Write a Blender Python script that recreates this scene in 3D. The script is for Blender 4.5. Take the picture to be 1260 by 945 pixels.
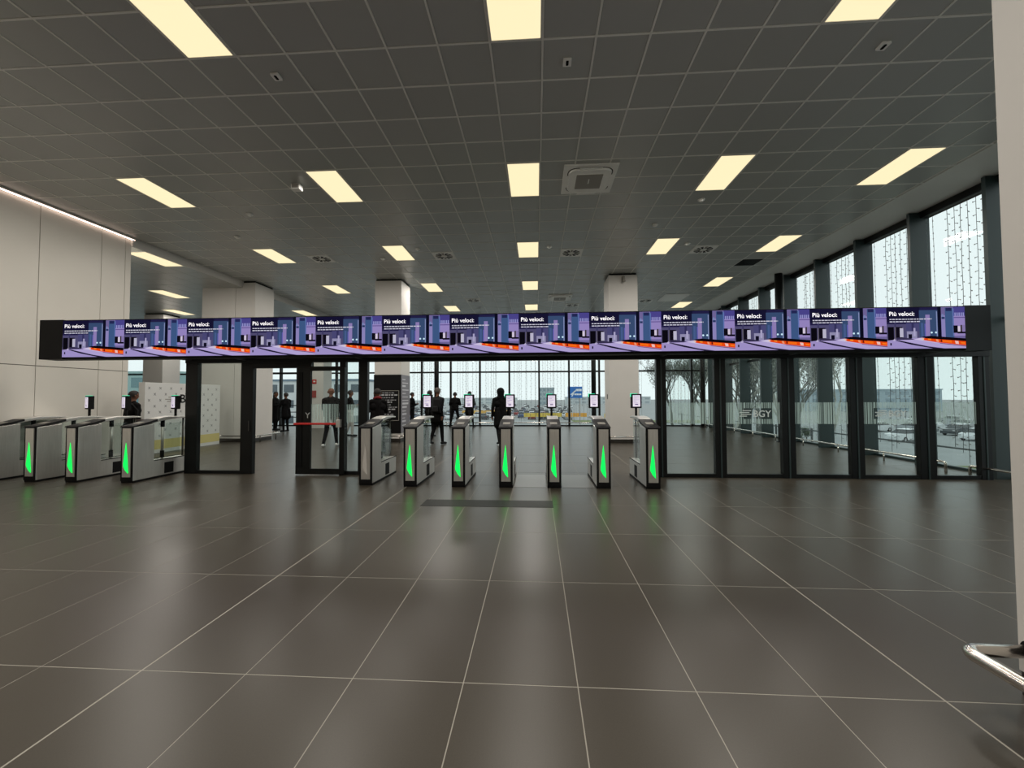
import bpy, bmesh, math, random
import numpy as np
from mathutils import Vector, Matrix

random.seed(7)
for o in list(bpy.data.objects):
    bpy.data.objects.remove(o)
scene = bpy.context.scene
COL = scene.collection
PI = math.pi

# ------------------------------------------------------------------ camera
CAM_Z = 1.508
F_PX, YAW, PITCH, ROLL = 502.5, .06, .0313, -.0036
fwd = Vector((-math.sin(YAW) * math.cos(PITCH), math.cos(YAW) * math.cos(PITCH), math.sin(PITCH)))
rt0 = Vector((math.cos(YAW), math.sin(YAW), 0))
up0 = rt0.cross(fwd)
rgt = math.cos(ROLL) * rt0 + math.sin(ROLL) * up0
upv = math.cos(ROLL) * up0 - math.sin(ROLL) * rt0
cam_d = bpy.data.cameras.new('camera')
cam_d.sensor_width = 36.0
cam_d.lens = F_PX / 1260 * 36.0
cam_d.clip_start = .05
cam_d.clip_end = 2000
cam = bpy.data.objects.new('camera', cam_d)
m3 = Matrix((rgt, upv, -fwd)).transposed()
cam.matrix_world = Matrix.Translation((0, 0, CAM_Z)) @ m3.to_4x4()
COL.objects.link(cam)
scene.camera = cam

# ------------------------------------------------------------------ world, exposure
world = bpy.data.worlds.new('world')
scene.world = world
world.use_nodes = True
bg = world.node_tree.nodes['Background']
bg.inputs['Color'].default_value = (.80, .863, .872, 1)      # even white overcast
bg.inputs['Strength'].default_value = 1.22
vs = scene.view_settings
vs.view_transform = 'Standard'
vs.look = 'None'
vs.gamma = 1.0
vs.exposure = 0.0
vs.use_curve_mapping = False

LAMP_W = 54.0            # power of the unseen area lamp added just below each ceiling panel
PANEL_E = 1.04            # brightness of the panel diffuser itself

# ------------------------------------------------------------------ helpers
def lin(c):
    out = []
    for v in c[:3]:
        v = v / 255
        out.append(v / 12.92 if v <= .04045 else ((v + .055) / 1.055) ** 2.4)
    return tuple(out)

MATS = {}
def mat(name, rgb, rough=.5, metal=0.0, spec=.5, emit=0.0, noise=0.0, nscale=8.0, objvar=0.0, bump=0.0, bscale=200.0, stretch=None, coat=0.0):
    if name in MATS:
        return MATS[name]
    m = bpy.data.materials.new(name)
    m.use_nodes = True
    nt = m.node_tree
    b = nt.nodes['Principled BSDF']
    c = (*lin(rgb), 1)
    b.inputs['Base Color'].default_value = c
    b.inputs['Roughness'].default_value = rough
    b.inputs['Metallic'].default_value = metal
    b.inputs['Specular IOR Level'].default_value = spec
    b.inputs['Coat Weight'].default_value = coat
    if emit:
        b.inputs['Emission Color'].default_value = c
        b.inputs['Emission Strength'].default_value = emit
    if noise or objvar or bump:
        tc = nt.nodes.new('ShaderNodeTexCoord')
        geo = nt.nodes.new('ShaderNodeNewGeometry')
        mp = nt.nodes.new('ShaderNodeMapping')
        nt.links.new(geo.outputs['Position'], mp.inputs['Vector'])
        if stretch:
            mp.inputs['Scale'].default_value = stretch
    if noise or objvar:
        hv = nt.nodes.new('ShaderNodeHueSaturation')
        hv.inputs['Color'].default_value = c
        val = None
        if noise:
            tx = nt.nodes.new('ShaderNodeTexNoise')
            tx.inputs['Scale'].default_value = nscale
            tx.inputs['Detail'].default_value = 6
            nt.links.new(mp.outputs['Vector'], tx.inputs['Vector'])
            mr = nt.nodes.new('ShaderNodeMapRange')
            mr.inputs['From Min'].default_value = .3
            mr.inputs['From Max'].default_value = .7
            mr.inputs['To Min'].default_value = 1 - noise
            mr.inputs['To Max'].default_value = 1 + noise
            nt.links.new(tx.outputs['Fac'], mr.inputs['Value'])
            val = mr.outputs['Result']
        if objvar:
            oi = nt.nodes.new('ShaderNodeObjectInfo')
            mr2 = nt.nodes.new('ShaderNodeMapRange')
            mr2.inputs['To Min'].default_value = 1 - objvar
            mr2.inputs['To Max'].default_value = 1 + objvar
            nt.links.new(oi.outputs['Random'], mr2.inputs['Value'])
            if val is None:
                val = mr2.outputs['Result']
            else:
                mu = nt.nodes.new('ShaderNodeMath')
                mu.operation = 'MULTIPLY'
                nt.links.new(val, mu.inputs[0])
                nt.links.new(mr2.outputs['Result'], mu.inputs[1])
                val = mu.outputs[0]
        nt.links.new(val, hv.inputs['Value'])
        nt.links.new(hv.outputs['Color'], b.inputs['Base Color'])
    if bump:
        tb = nt.nodes.new('ShaderNodeTexNoise')
        tb.inputs['Scale'].default_value = bscale
        tb.inputs['Detail'].default_value = 4
        nt.links.new(mp.outputs['Vector'], tb.inputs['Vector'])
        bp = nt.nodes.new('ShaderNodeBump')
        bp.inputs['Strength'].default_value = bump
        bp.inputs['Distance'].default_value = .002
        nt.links.new(tb.outputs['Fac'], bp.inputs['Height'])
        nt.links.new(bp.outputs['Normal'], b.inputs['Normal'])
    MATS[name] = m
    return m

def glass_mat(name, tint, refl=1.0, rough=0.0):
    m = bpy.data.materials.new(name)
    m.use_nodes = True
    nt = m.node_tree
    nt.nodes.clear()
    out = nt.nodes.new('ShaderNodeOutputMaterial')
    mix = nt.nodes.new('ShaderNodeMixShader')
    tr = nt.nodes.new('ShaderNodeBsdfTransparent')
    gl = nt.nodes.new('ShaderNodeBsdfGlossy')
    fr = nt.nodes.new('ShaderNodeFresnel')
    tr.inputs['Color'].default_value = (*tint, 1)
    gl.inputs['Roughness'].default_value = rough
    gl.inputs['Color'].default_value = (refl, refl, refl, 1)
    ge = nt.nodes.new('ShaderNodeNewGeometry')               # same reflectance from both faces of the sheet
    mr = nt.nodes.new('ShaderNodeMapRange')
    mr.inputs['To Min'].default_value = 1.45
    mr.inputs['To Max'].default_value = 1 / 1.45
    nt.links.new(ge.outputs['Backfacing'], mr.inputs['Value'])
    nt.links.new(mr.outputs['Result'], fr.inputs['IOR'])
    nt.links.new(fr.outputs['Fac'], mix.inputs['Fac'])
    nt.links.new(tr.outputs['BSDF'], mix.inputs[1])
    nt.links.new(gl.outputs['BSDF'], mix.inputs[2])
    nt.links.new(mix.outputs['Shader'], out.inputs['Surface'])
    MATS[name] = m
    return m

def film_mat(name, rgb, opacity):
    m = bpy.data.materials.new(name)
    m.use_nodes = True
    nt = m.node_tree
    nt.nodes.clear()
    out = nt.nodes.new('ShaderNodeOutputMaterial')
    mix = nt.nodes.new('ShaderNodeMixShader')
    tr = nt.nodes.new('ShaderNodeBsdfTransparent')
    df = nt.nodes.new('ShaderNodeBsdfDiffuse')
    tl = nt.nodes.new('ShaderNodeBsdfTranslucent')
    ad = nt.nodes.new('ShaderNodeMixShader')
    df.inputs['Color'].default_value = (*lin(rgb), 1)
    tl.inputs['Color'].default_value = (*lin(rgb), 1)
    mix.inputs['Fac'].default_value = opacity
    nt.links.new(df.outputs[0], ad.inputs[1])
    nt.links.new(tl.outputs[0], ad.inputs[2])
    nt.links.new(tr.outputs[0], mix.inputs[1])
    nt.links.new(ad.outputs[0], mix.inputs[2])
    nt.links.new(mix.outputs[0], out.inputs['Surface'])
    MATS[name] = m
    return m

class MB:
    """collects shapes, build() links them as ONE mesh object"""
    def __init__(s):
        s.v = []; s.f = []; s.mi = []
    def add(s, vs_, fs, mi=0):
        n = len(s.v)
        s.v += [tuple(p) for p in vs_]
        s.f += [tuple(i + n for i in f) for f in fs]
        s.mi += [mi] * len(fs)
        return s
    def box(s, x0, x1, y0, y1, z0, z1, mi=0):
        return s.add([(x0, y0, z0), (x1, y0, z0), (x1, y1, z0), (x0, y1, z0), (x0, y0, z1), (x1, y0, z1), (x1, y1, z1), (x0, y1, z1)],
                     [(3, 2, 1, 0), (4, 5, 6, 7), (0, 1, 5, 4), (1, 2, 6, 5), (2, 3, 7, 6), (3, 0, 4, 7)], mi)
    def tube(s, pts, r, n=10, mi=0, caps=True, r1=None):
        pts = [Vector(p) for p in pts]
        rings = []
        prev = None
        for i, p in enumerate(pts):
            if i == 0: d = pts[1] - p
            elif i == len(pts) - 1: d = p - pts[i - 1]
            else: d = (pts[i + 1] - p).normalized() + (p - pts[i - 1]).normalized()
            d.normalize()
            if prev is None:
                a = Vector((0, 0, 1)) if abs(d.z) < .9 else Vector((1, 0, 0))
                u = d.cross(a).normalized()
            else:
                u = (prev - d * prev.dot(d)).normalized()
            prev = u
            w = d.cross(u)
            rr = r if r1 is None else r + (r1 - r) * i / (len(pts) - 1)
            rings.append([p + (u * math.cos(2 * PI * k / n) + w * math.sin(2 * PI * k / n)) * rr for k in range(n)])
        vs_ = [q for R_ in rings for q in R_]
        fs = []
        for i in range(len(rings) - 1):
            for k in range(n):
                fs.append((i * n + k, i * n + (k + 1) % n, (i + 1) * n + (k + 1) % n, (i + 1) * n + k))
        if caps:
            fs.append(tuple(range(n - 1, -1, -1)))
            fs.append(tuple((len(rings) - 1) * n + k for k in range(n)))
        return s.add(vs_, fs, mi)
    def prism_x(s, prof, x0, x1, mi=0):          # prof: list of (y,z), extruded along x
        n = len(prof)
        vs_ = [(x0, a, b) for a, b in prof] + [(x1, a, b) for a, b in prof]
        fs = [tuple(range(n)), tuple(range(2 * n - 1, n - 1, -1))]
        fs += [(k, k + n, (k + 1) % n + n, (k + 1) % n) for k in range(n)]
        return s.add(vs_, fs, mi)
    def prism_y(s, prof, y0, y1, mi=0):          # prof: list of (x,z)
        n = len(prof)
        vs_ = [(a, y0, b) for a, b in prof] + [(a, y1, b) for a, b in prof]
        fs = [tuple(range(n)), tuple(range(2 * n - 1, n - 1, -1))]
        fs += [(k, k + n, (k + 1) % n + n, (k + 1) % n) for k in range(n)]
        return s.add(vs_, fs, mi)
    def prism_z(s, prof, z0, z1, mi=0):
        n = len(prof)
        vs_ = [(a, b, z0) for a, b in prof] + [(a, b, z1) for a, b in prof]
        fs = [tuple(range(n)), tuple(range(2 * n - 1, n - 1, -1))]
        fs += [(k, k + n, (k + 1) % n + n, (k + 1) % n) for k in range(n)]
        return s.add(vs_, fs, mi)
    def ball(s, c, r, mi=0, n=8, m=5):
        vs_ = [(c[0], c[1], c[2] - r[2])]
        for i in range(1, m):
            t = -PI / 2 + PI * i / m
            for k in range(n):
                a = 2 * PI * k / n
                vs_.append((c[0] + r[0] * math.cos(t) * math.cos(a), c[1] + r[1] * math.cos(t) * math.sin(a), c[2] + r[2] * math.sin(t)))
        vs_.append((c[0], c[1], c[2] + r[2]))
        fs = []
        for k in range(n):
            fs.append((0, 1 + (k + 1) % n, 1 + k))
            for i in range(m - 2):
                a = 1 + i * n
                fs.append((a + k, a + (k + 1) % n, a + n + (k + 1) % n, a + n + k))
            e = 1 + (m - 2) * n
            fs.append((e + k, e + (k + 1) % n, len(vs_) - 1))
        return s.add(vs_, fs, mi)
    def mesh(s, name):
        me = bpy.data.meshes.new(name)
        me.from_pydata(s.v, [], s.f)
        bm = bmesh.new()
        bm.from_mesh(me)
        for i, f in enumerate(bm.faces):
            f.material_index = s.mi[i]
        bmesh.ops.recalc_face_normals(bm, faces=bm.faces)
        bm.to_mesh(me)
        bm.free()
        return me
    def build(s, name, mats, parent=None, loc=None, smooth=False, bevel=0):
        me = s.mesh(name)
        return obj(name, me, mats, parent, loc, smooth, bevel)

def obj(name, me, mats, parent=None, loc=None, smooth=False, bevel=0):
    if mats is not None:
        for m in (mats if isinstance(mats, (list, tuple)) else [mats]):
            me.materials.append(m)
    o = bpy.data.objects.new(name, me)
    COL.objects.link(o)
    if parent is not None:
        o.parent = parent
    if loc is not None:
        o.location = loc
    if smooth:
        for p in me.polygons:
            p.use_smooth = True
    if bevel:
        b = o.modifiers.new('bevel', 'BEVEL')
        b.width = bevel
        b.segments = 2
        b.limit_method = 'ANGLE'
    return o

def inst(name, me, parent=None, loc=(0, 0, 0), rz=0):
    o = bpy.data.objects.new(name, me)
    COL.objects.link(o)
    o.parent = parent
    o.location = loc
    o.rotation_euler.z = rz
    return o

def tag(o, label, cat, group=None):
    o['label'] = label
    o['category'] = cat
    if group:
        o['group'] = group
    return o

def thing(name, label, cat, loc=(0, 0, 0), rz=0, group=None):
    o = bpy.data.objects.new(name, None)
    o.empty_display_size = .1
    COL.objects.link(o)
    o.location = loc
    o.rotation_euler.z = rz
    return tag(o, label, cat, group)

def struct(o, label=None):
    o['kind'] = 'structure'
    if label:
        o['label'] = label
    return o

def copy_tree(o, parent=None):
    c = o.copy()
    COL.objects.link(c)
    c.parent = parent
    for ch in list(o.children):
        copy_tree(ch, c)
    return c

def text_mesh(body, size, bold=0.0):
    cu = bpy.data.curves.new('lettering', 'FONT')
    cu.body = body
    cu.size = size
    cu.offset = bold
    cu.resolution_u = 3
    to = bpy.data.objects.new('lettering', cu)
    COL.objects.link(to)
    bpy.context.view_layer.update()
    dg = bpy.context.evaluated_depsgraph_get()
    me = bpy.data.meshes.new_from_object(to.evaluated_get(dg))
    bpy.data.objects.remove(to)
    me.materials.clear()
    return me

def proj(p):
    d = Vector(p) - Vector((0, 0, CAM_Z))
    z = d.dot(fwd)
    if z < .05:
        return None
    return 630 + F_PX * d.dot(rgt) / z, 472.5 - F_PX * d.dot(upv) / z, z

# ------------------------------------------------------------------ materials
M_tile = mat('floor_porcelain', (61, 56, 48), rough=.31, spec=.34, noise=.10, nscale=150, objvar=.03)
M_grout = mat('floor_grout', (150, 146, 136), rough=.8)
M_ctile = mat('ceiling_metal_tile', (176, 178, 174), rough=.33, spec=.5, objvar=.035)
M_cgrid = mat('ceiling_grid', (236, 236, 230), rough=.5)
M_wall = mat('white_wall_panel', (214, 209, 200), rough=.42, noise=.015, nscale=2)
M_joint = mat('panel_joint', (96, 92, 86), rough=.8)
M_plaster = mat('white_plaster', (205, 202, 197), rough=.6, noise=.015, nscale=3)
M_soffit = mat('grey_plaster', (224, 224, 218), rough=.55)
M_black = mat('black_metal', (9, 11, 11), rough=.35, spec=.28)
M_blackm = mat('black_matt', (6, 6, 7), rough=.6, spec=.2)
M_fin = mat('dark_green_metal', (34, 48, 48), rough=.42)
M_steel = mat('brushed_steel', (206, 204, 199), rough=.36, metal=.8, noise=.06, nscale=60, stretch=(1, 1, .05))
M_steeld = mat('dark_steel', (92, 88, 84), rough=.3, metal=1.0)
M_chrome = mat('polished_steel', (214, 208, 200), rough=.17, metal=1.0)
M_lid = mat('dark_grey_plastic', (22, 22, 24), rough=.5, spec=.25)
M_green = mat('green_led', (4, 236, 84), rough=.4, emit=1.15)
M_greent = mat('teal_led', (40, 230, 170), rough=.4, emit=.9)
M_whitep = mat('white_plastic', (220, 218, 212), rough=.45)
M_greyp = mat('grey_plastic', (150, 146, 138), rough=.55)
M_disp = mat('display_page', (214, 206, 224), rough=.3, emit=.75)
M_panel = mat('warm_diffuser', (255, 238, 192), rough=.5, emit=PANEL_E)
M_panel.node_tree.nodes['Principled BSDF'].inputs['Base Color'].default_value = (.1, .1, .1, 1)
M_fix = mat('white_enamel', (250, 250, 246), rough=.5)
M_led = mat('led_strip', (255, 228, 214), rough=.5, emit=3.0)
M_red = mat('red_plastic', (178, 30, 28), rough=.4)
M_glass = glass_mat('facade_glass', (.955, .985, .98), .55)
M_glassp = glass_mat('partition_glass', (.935, .972, .962), .35)
M_glassc = glass_mat('clear_glass', (.93, .96, .95), .8)
M_film = film_mat('frosted_film', (222, 244, 240), .4)
M_filmw = film_mat('white_film', (226, 232, 230), .85)
M_wire = mat('cable_wire', (60, 64, 64), rough=.6)
M_bulb = mat('bulb_plastic', (150, 154, 152), rough=.15)

# ------------------------------------------------------------------ the room: levels and grid
CEIL = 5.53
GX0, GY0 = .0904, 4.4908          # ceiling grid node
FX0, FY0 = -2.1937, 2.1855        # floor grid node
XL, XR = -10.15, 7.35             # tiled ceiling limits
GLX, GLY = 8.55, 21.0             # right and rear glass lines
YB = -9.0                         # wall behind the camera

# ---- floor
fl = MB().box(-24, GLX + .3, YB, GLY + .3, -.25, -.001).build('floor', M_grout)
struct(fl, 'dark brown grey porcelain floor tiles with pale joints')
tiles = []
nx0, nx1 = math.floor((-24 - FX0) / .6), math.ceil((GLX - FX0) / .6)
ny0, ny1 = math.floor((YB - FY0) / 1.2), math.ceil((GLY - FY0) / 1.2)
for i in range(nx0, nx1):
    for j in range(ny0, ny1):
        x0, y0 = FX0 + .6 * i, FY0 + 1.2 * j
        gl_ = .0035
        a = x0 + (.006 if i in (0, 7) else gl_ * .8)
        b = x0 + .6 - (.006 if i in (-1, 6) else gl_ * .8)
        x1c, y1c = min(b, GLX), min(y0 + 1.2 - gl_, GLY)
        if x1c - a < .05 or y1c - y0 < .05: continue
        p = proj((x0 + .3, y0 + .6, 0))
        area = -1
        if p and -40 < p[0] < 1300 and 480 < p[1] < 1100:
            area = F_PX ** 2 * CAM_Z / p[2] ** 3
        tiles.append((area, a, x1c, max(y0 + gl_, YB), y1c))
tiles.sort(key=lambda t: -t[0])
share = {}
rest = MB()
for k, (ar, a, b, c, d) in enumerate(tiles):
    if k < 300 and ar > 0:
        key = (round(b - a, 4), round(d - c, 4))
        if key not in share:
            me = MB().box(-key[0] / 2, key[0] / 2, -key[1] / 2, key[1] / 2, -.012, 0).mesh('floor_tile')
            me.materials.append(M_tile)
            share[key] = me
        inst('floor_tile', share[key], fl, ((a + b) / 2, (c + d) / 2, 0))
    else:
        rest.box(a, b, c, d, -.012, 0)
ro = rest.build('floor_tiles', M_tile, fl)
ro['kind'] = 'stuff'

# ---- ceiling: grid plane + proud metal tiles
lights = []      # (col, row0) cells of 1 x 2
for r0 in (-14, -8, -2, 4, 10, 16, 22):  # the rows behind the viewer are unseen, added for their light
    for c in (-13, -7, -1, 5, 10):
        if (c, r0) == (5, 16) : continue        # hidden behind / replaced near the column
        if c == -13 and r0 == 22: continue
        lights.append((c, r0))
used = {(c, r) for c, r0 in lights for r in (r0, r0 + 1)}
ce = MB().box(XL - .05, XR, YB, GLY + .3, CEIL + .03, CEIL + .3).build('ceiling', M_cgrid)
struct(ce, 'dark grey metal tile ceiling in a pale grid')
cells = []
for i in range(math.floor((XL - GX0) / .6), math.ceil((XR - GX0) / .6)):
    for j in range(math.floor((YB - GY0) / .6), math.ceil((GLY - GY0) / .6)):
        if (i, j) in used: continue
        x0, y0 = GX0 + .6 * i, GY0 + .6 * j
        a, b = max(x0, XL) + .012, min(x0 + .6, XR) - .012
        c, d = max(y0, YB) + .012, min(y0 + .6, GLY) - .012
        if b - a < .05 or d - c < .05: continue
        p = proj(((a + b) / 2, (c + d) / 2, CEIL))
        area = -1
        if p and -60 < p[0] < 1240 and -40 < p[1] < 400:
            area = 1 / p[2] ** 3
        cells.append((area, a, b, c, d))
cells.sort(key=lambda t: -t[0])
share = {}
rest = MB()
for k, (ar, a, b, c, d) in enumerate(cells):
    if k < 300 and ar > 0:
        key = (round(b - a, 3), round(d - c, 3))
        if key not in share:
            w, h = key[0] / 2, key[1] / 2
            q = MB().add([(-w, -h, .012), (w, -h, .012), (w, h, .012), (-w, h, .012), (-w + .004, -h + .004, 0), (w - .004, -h + .004, 0), (w - .004, h - .004, 0), (-w + .004, h - .004, 0)],
                         [(3, 2, 1, 0), (4, 5, 6, 7), (0, 1, 5, 4), (1, 2, 6, 5), (2, 3, 7, 6), (3, 0, 4, 7)])
            me = q.mesh('ceiling_tile')
            me.materials.append(M_ctile)
            share[key] = me
        inst('ceiling_tile', share[key], ce, ((a + b) / 2, (c + d) / 2, CEIL + .005))
    else:
        rest.box(a, b, c, d, CEIL + .005, CEIL + .017)
ro = rest.build('ceiling_tiles', M_ctile, ce)
ro['kind'] = 'stuff'
for i in range(math.ceil((XL - GX0) / .6), math.floor((XR - GX0) / .6) + 1):
    x = GX0 + .6 * i
    MB().box(x - .012, x + .012, YB, GLY, CEIL, CEIL + .03).build('grid_bar', M_cgrid, ce)
for j in range(math.ceil((YB - GY0) / .6), math.floor((GLY - GY0) / .6) + 1):
    y = GY0 + .6 * j
    MB().box(XL, XR, y - .012, y + .012, CEIL + .0006, CEIL + .03).build('cross_bar', M_cgrid, ce)
# plain plaster margin along the right-hand glazing, and its dark head
mg = MB().box(XR, 8.42, YB, GLY + .3, CEIL - .002, CEIL + .3).build('ceiling_margin', M_soffit, ce)
# lower side bay on the left, beyond the wall end
BAYZ = 5.31
bay = MB().box(-24, XL + .03, 9.55, GLY + .3, BAYZ + .012, CEIL + .3).build('ceiling_bay', M_cgrid)
struct(bay, 'lower metal tile ceiling of the left side bay')
MB().box(XL + .03, XL + .06, 9.55, GLY, BAYZ, CEIL).build('fascia', M_plaster, bay)
bayl = [(-18, 9), (-23, 15), (-18, 21), (-27, 20)]
bq = MB()
bused = {(c, r) for c, r0 in bayl for r in (r0, r0 + 1)}
for i in range(math.floor((-24 - GX0) / .6), math.ceil((XL - GX0) / .6)):
    for j in range(8, 28):
        if (i, j) in bused: continue
        x0, y0 = GX0 + .6 * i, GY0 + .6 * j
        b = min(x0 + .59, XL + .02)
        if b - x0 > .05:
            if y0 + .3 > 9.6:
                bq.box(x0 + .01, b, max(y0 + .01, 9.56), y0 + .59, BAYZ, BAYZ + .012)
o = bq.build('ceiling_tiles', M_ctile, bay)
o['kind'] = 'stuff'

# ---- left wall: panels with open joints
wl = MB().box(-10.45, -10.165, YB, 9.55, 0, CEIL + .2).build('wall_left', M_joint)
struct(wl, 'white panelled wall on the left')
ysp = [YB, -7.9, -6.25, -4.6, -2.95, -1.3, .35, 2.0, 3.65, 5.3, 6.0, 7.68, 8.87, 9.42, 9.55]
for a, b in zip(ysp[:-1], ysp[1:]):
    for z0, z1 in ((.0, 2.165), (2.18, CEIL - .06)):
        g0 = .006 if a > YB else 0
        MB().box(-10.165, -10.15, a + g0, b - (.006 if b < 9.5 else 0), z0 + (.1 if z0 == 0 else 0), z1).build('wall_panel', M_wall, wl)
MB().box(-10.45, -10.15, 9.551, 9.56, 0, CEIL).build('end_cap', M_wall, wl)
bb = MB().box(-10.165, -10.145, YB, 9.55, 0, .1).build('baseboard_left', M_steeld)
struct(bb, 'low metal skirting of the left wall')
# cove light along the top of the wall
cv = thing('cove_light', 'thin glowing strip light along the top of the left wall', 'light', (-10.1, 4, CEIL - .05))
MB().box(-.05, .02, YB - 4, 5.62, .012, .05).build('channel', M_whitep, cv)
MB().box(-.035, .01, YB - 4, 5.6, -.004, .012).build('diffuser', M_led, cv)
# far left side wall of the bay and wall behind the camera
struct(MB().box(-24.2, -24, 9.55, GLY, 0, CEIL).build('wall_bay', M_wall), 'far white side wall of the left bay')
struct(MB().box(-24, -10.45, 9.3, 9.55, 0, CEIL).build('wall_bay_front', M_wall), 'wall closing the left bay towards the hall')
struct(MB().box(-10.5, GLX + .3, YB - .2, YB, 0, CEIL + .3).build('wall_back', M_wall), 'white wall behind the viewer')

# ------------------------------------------------------------------ ceiling fixtures
def make_panel(name='ceiling_light'):
    r = thing(name, '', 'light')
    f = MB()
    f.box(-.295, .295, -.595, -.575, -.006, .012).box(-.295, .295, .575, .595, -.006, .012)
    f.box(-.295, -.275, -.575, .575, -.006, .012).box(.275, .295, -.575, .575, -.006, .012)
    f.build('frame', M_whitep, r)
    MB().box(-.275, .275, -.575, .575, 0, .008).build('diffuser', M_panel, r)
    l = bpy.data.lights.new('panel_lamp', 'AREA')
    l.energy = LAMP_W
    l.color = (1.0, .94, .86)
    l.shape = 'RECTANGLE'
    l.size = .55
    l.size_y = 1.15
    lo = bpy.data.objects.new('panel_lamp', l)
    COL.objects.link(lo)
    lo.parent = r
    lo.location = (0, 0, -.02)
    return r
proto = make_panel()
ROWN = {-14: 'behind the viewer', -8: 'behind the viewer', -2: 'in the nearest row', 4: 'in the second row', 10: 'in the third row', 16: 'in the fourth row', 22: 'in the farthest row'}
COLN = {-13: 'far left', -7: 'left of centre', -1: 'in the central line', 5: 'right of centre', 10: 'far right beside the glazing'}
first = True
for c, r0 in lights:
    o = proto if first else copy_tree(proto)
    first = False
    o.location = (GX0 + .6 * c + .3, GY0 + .6 * r0 + .6, CEIL - .001)
    tag(o, f'warm white rectangular ceiling light {ROWN[r0]}, {COLN[c]}', 'light', 'ceiling light panels')
BN = ['nearest the white wall end', 'in the middle of the bay', 'behind the wide column', 'deep at the far left']
for (c, r0), n in zip(bayl, BN):
    o = copy_tree(proto)
    o.location = (GX0 + .6 * c + .3, GY0 + .6 * r0 + .6, BAYZ - .001)
    tag(o, f'ceiling light panel of the lower left bay, {n}', 'light', 'ceiling light panels')

# cassette air conditioners
def rrect(w, h, r, n=6):
    pts = []
    for cx, cy, a0 in ((w - r, h - r, 0), (-w + r, h - r, PI / 2), (-w + r, -h + r, PI), (w - r, -h + r, 1.5 * PI)):
        for k in range(n + 1):
            a = a0 + PI / 2 * k / n
            pts.append((cx + r * math.cos(a), cy + r * math.sin(a)))
    return pts
def make_cassette(loc, label):
    r = thing('air_conditioner', label, 'air conditioner', loc, 0, 'ceiling cassette air conditioners')
    MB().box(-.475, .475, -.5, .5, -.03, 0).build('face_plate', M_fix, r, bevel=.006)
    # dark curved air slots near the edge, in four runs
    outer, inner = rrect(.40, .42, .16), rrect(.385, .405, .15)
    n = len(outer)
    s = MB()
    for k in range(n):
        k2 = (k + 1) % n
        s.add([(*outer[k], -.031), (*outer[k2], -.031), (*inner[k2], -.033), (*inner[k], -.033)], [(0, 1, 2, 3)])
    s.build('slot', M_blackm, r)
    MB().prism_z(rrect(.365, .385, .13), -.055, -.03).build('body', M_fix, r)
    MB().prism_z(rrect(.25, .26, .02), -.062, -.055).build('intake_frame', M_fix, r)
    g = MB().prism_z(rrect(.235, .245, .01), -.066, -.062).build('intake_grille', M_greyp, r)
    MB().box(-.01, .01, -.1, .06, -.068, -.066).build('badge', M_fix, g)
    for sx, sy, w, h in ((0, .41, .2, .03), (0, -.41, .2, .03), (.40, 0, .03, .2), (-.40, 0, .03, .2)):
        MB().prism_z([(sx - w, sy - h), (sx + w, sy - h), (sx + w * .85, sy + h), (sx - w * .85, sy + h)], -.07 if sy > 0 else -.05, -.045).build('louvre', M_fix, r)
    return r
make_cassette((.975, 7.49, CEIL), 'large white air conditioner cassette near the central ceiling light')
make_cassette((.96, 16.55, CEIL), 'far small air conditioner cassette just above the display row')

# swirl diffusers
dp = thing('air_diffuser', '', 'air vent')
MB().box(-.29, .29, -.29, .29, -.008, 0).build('face_plate', M_fix, dp)
for k in range(12):
    a = 2 * PI * k / 12
    q = MB()
    u, v = Vector((math.cos(a), math.sin(a), 0)), Vector((-math.sin(a), math.cos(a), 0))
    p = [u * .09 + v * .015, u * .24 + v * .045, u * .24 - v * .03, u * .09 - v * .02]
    q.add([(x.x, x.y, -.0085) for x in p] + [(x.x, x.y, -.0125) for x in p], [(0, 1, 2, 3), (7, 6, 5, 4), (0, 1, 5, 4), (1, 2, 6, 5), (2, 3, 7, 6), (3, 0, 4, 7)])
    q.build('blade', M_blackm if k % 3 else M_greyp, dp)
MB().ball((0, 0, -.012), (.06, .06, .012)).build('hub', M_fix, dp)
dl = [(-11, 11, 'left, beside the far left light'), (-5, 11, 'left of the central light line'), (1, 11, 'just right of the central light line'), (7, 11, 'right, between two lights near the dark grille'),
      (-5, 20, 'far left of centre, just above the display row'), (7, 21, 'far right, just above the display row'), (2, 22, 'far, close to the small cassette')]
for k, (c, r, n) in enumerate(dl):
    o = dp if k == 0 else copy_tree(dp)
    o.location = (GX0 + .6 * c + .3, GY0 + .6 * r + .3, CEIL)
    tag(o, f'square swirl air vent in the ceiling, {n}', 'air vent', 'ceiling swirl vents')
gr = thing('ceiling_grille', 'black slatted grille in the ceiling near the right glazing', 'air vent', (GX0 + 6.3, GY0 + 8.1, CEIL))
MB().box(-.29, .29, -.29, .29, -.006, 0).build('frame', M_blackm, gr)
for k in range(9):
    MB().box(-.26, .26, -.25 + k * .06, -.23 + k * .06, -.012, -.006).build('slat', M_black, gr)
o = MB().box(5.1, 6.05, 16.3, 17.5, CEIL - .012, CEIL).build('access_panel', M_fix, ce, bevel=.004)
o['label'] = 'plain pale grey access panel'
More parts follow.
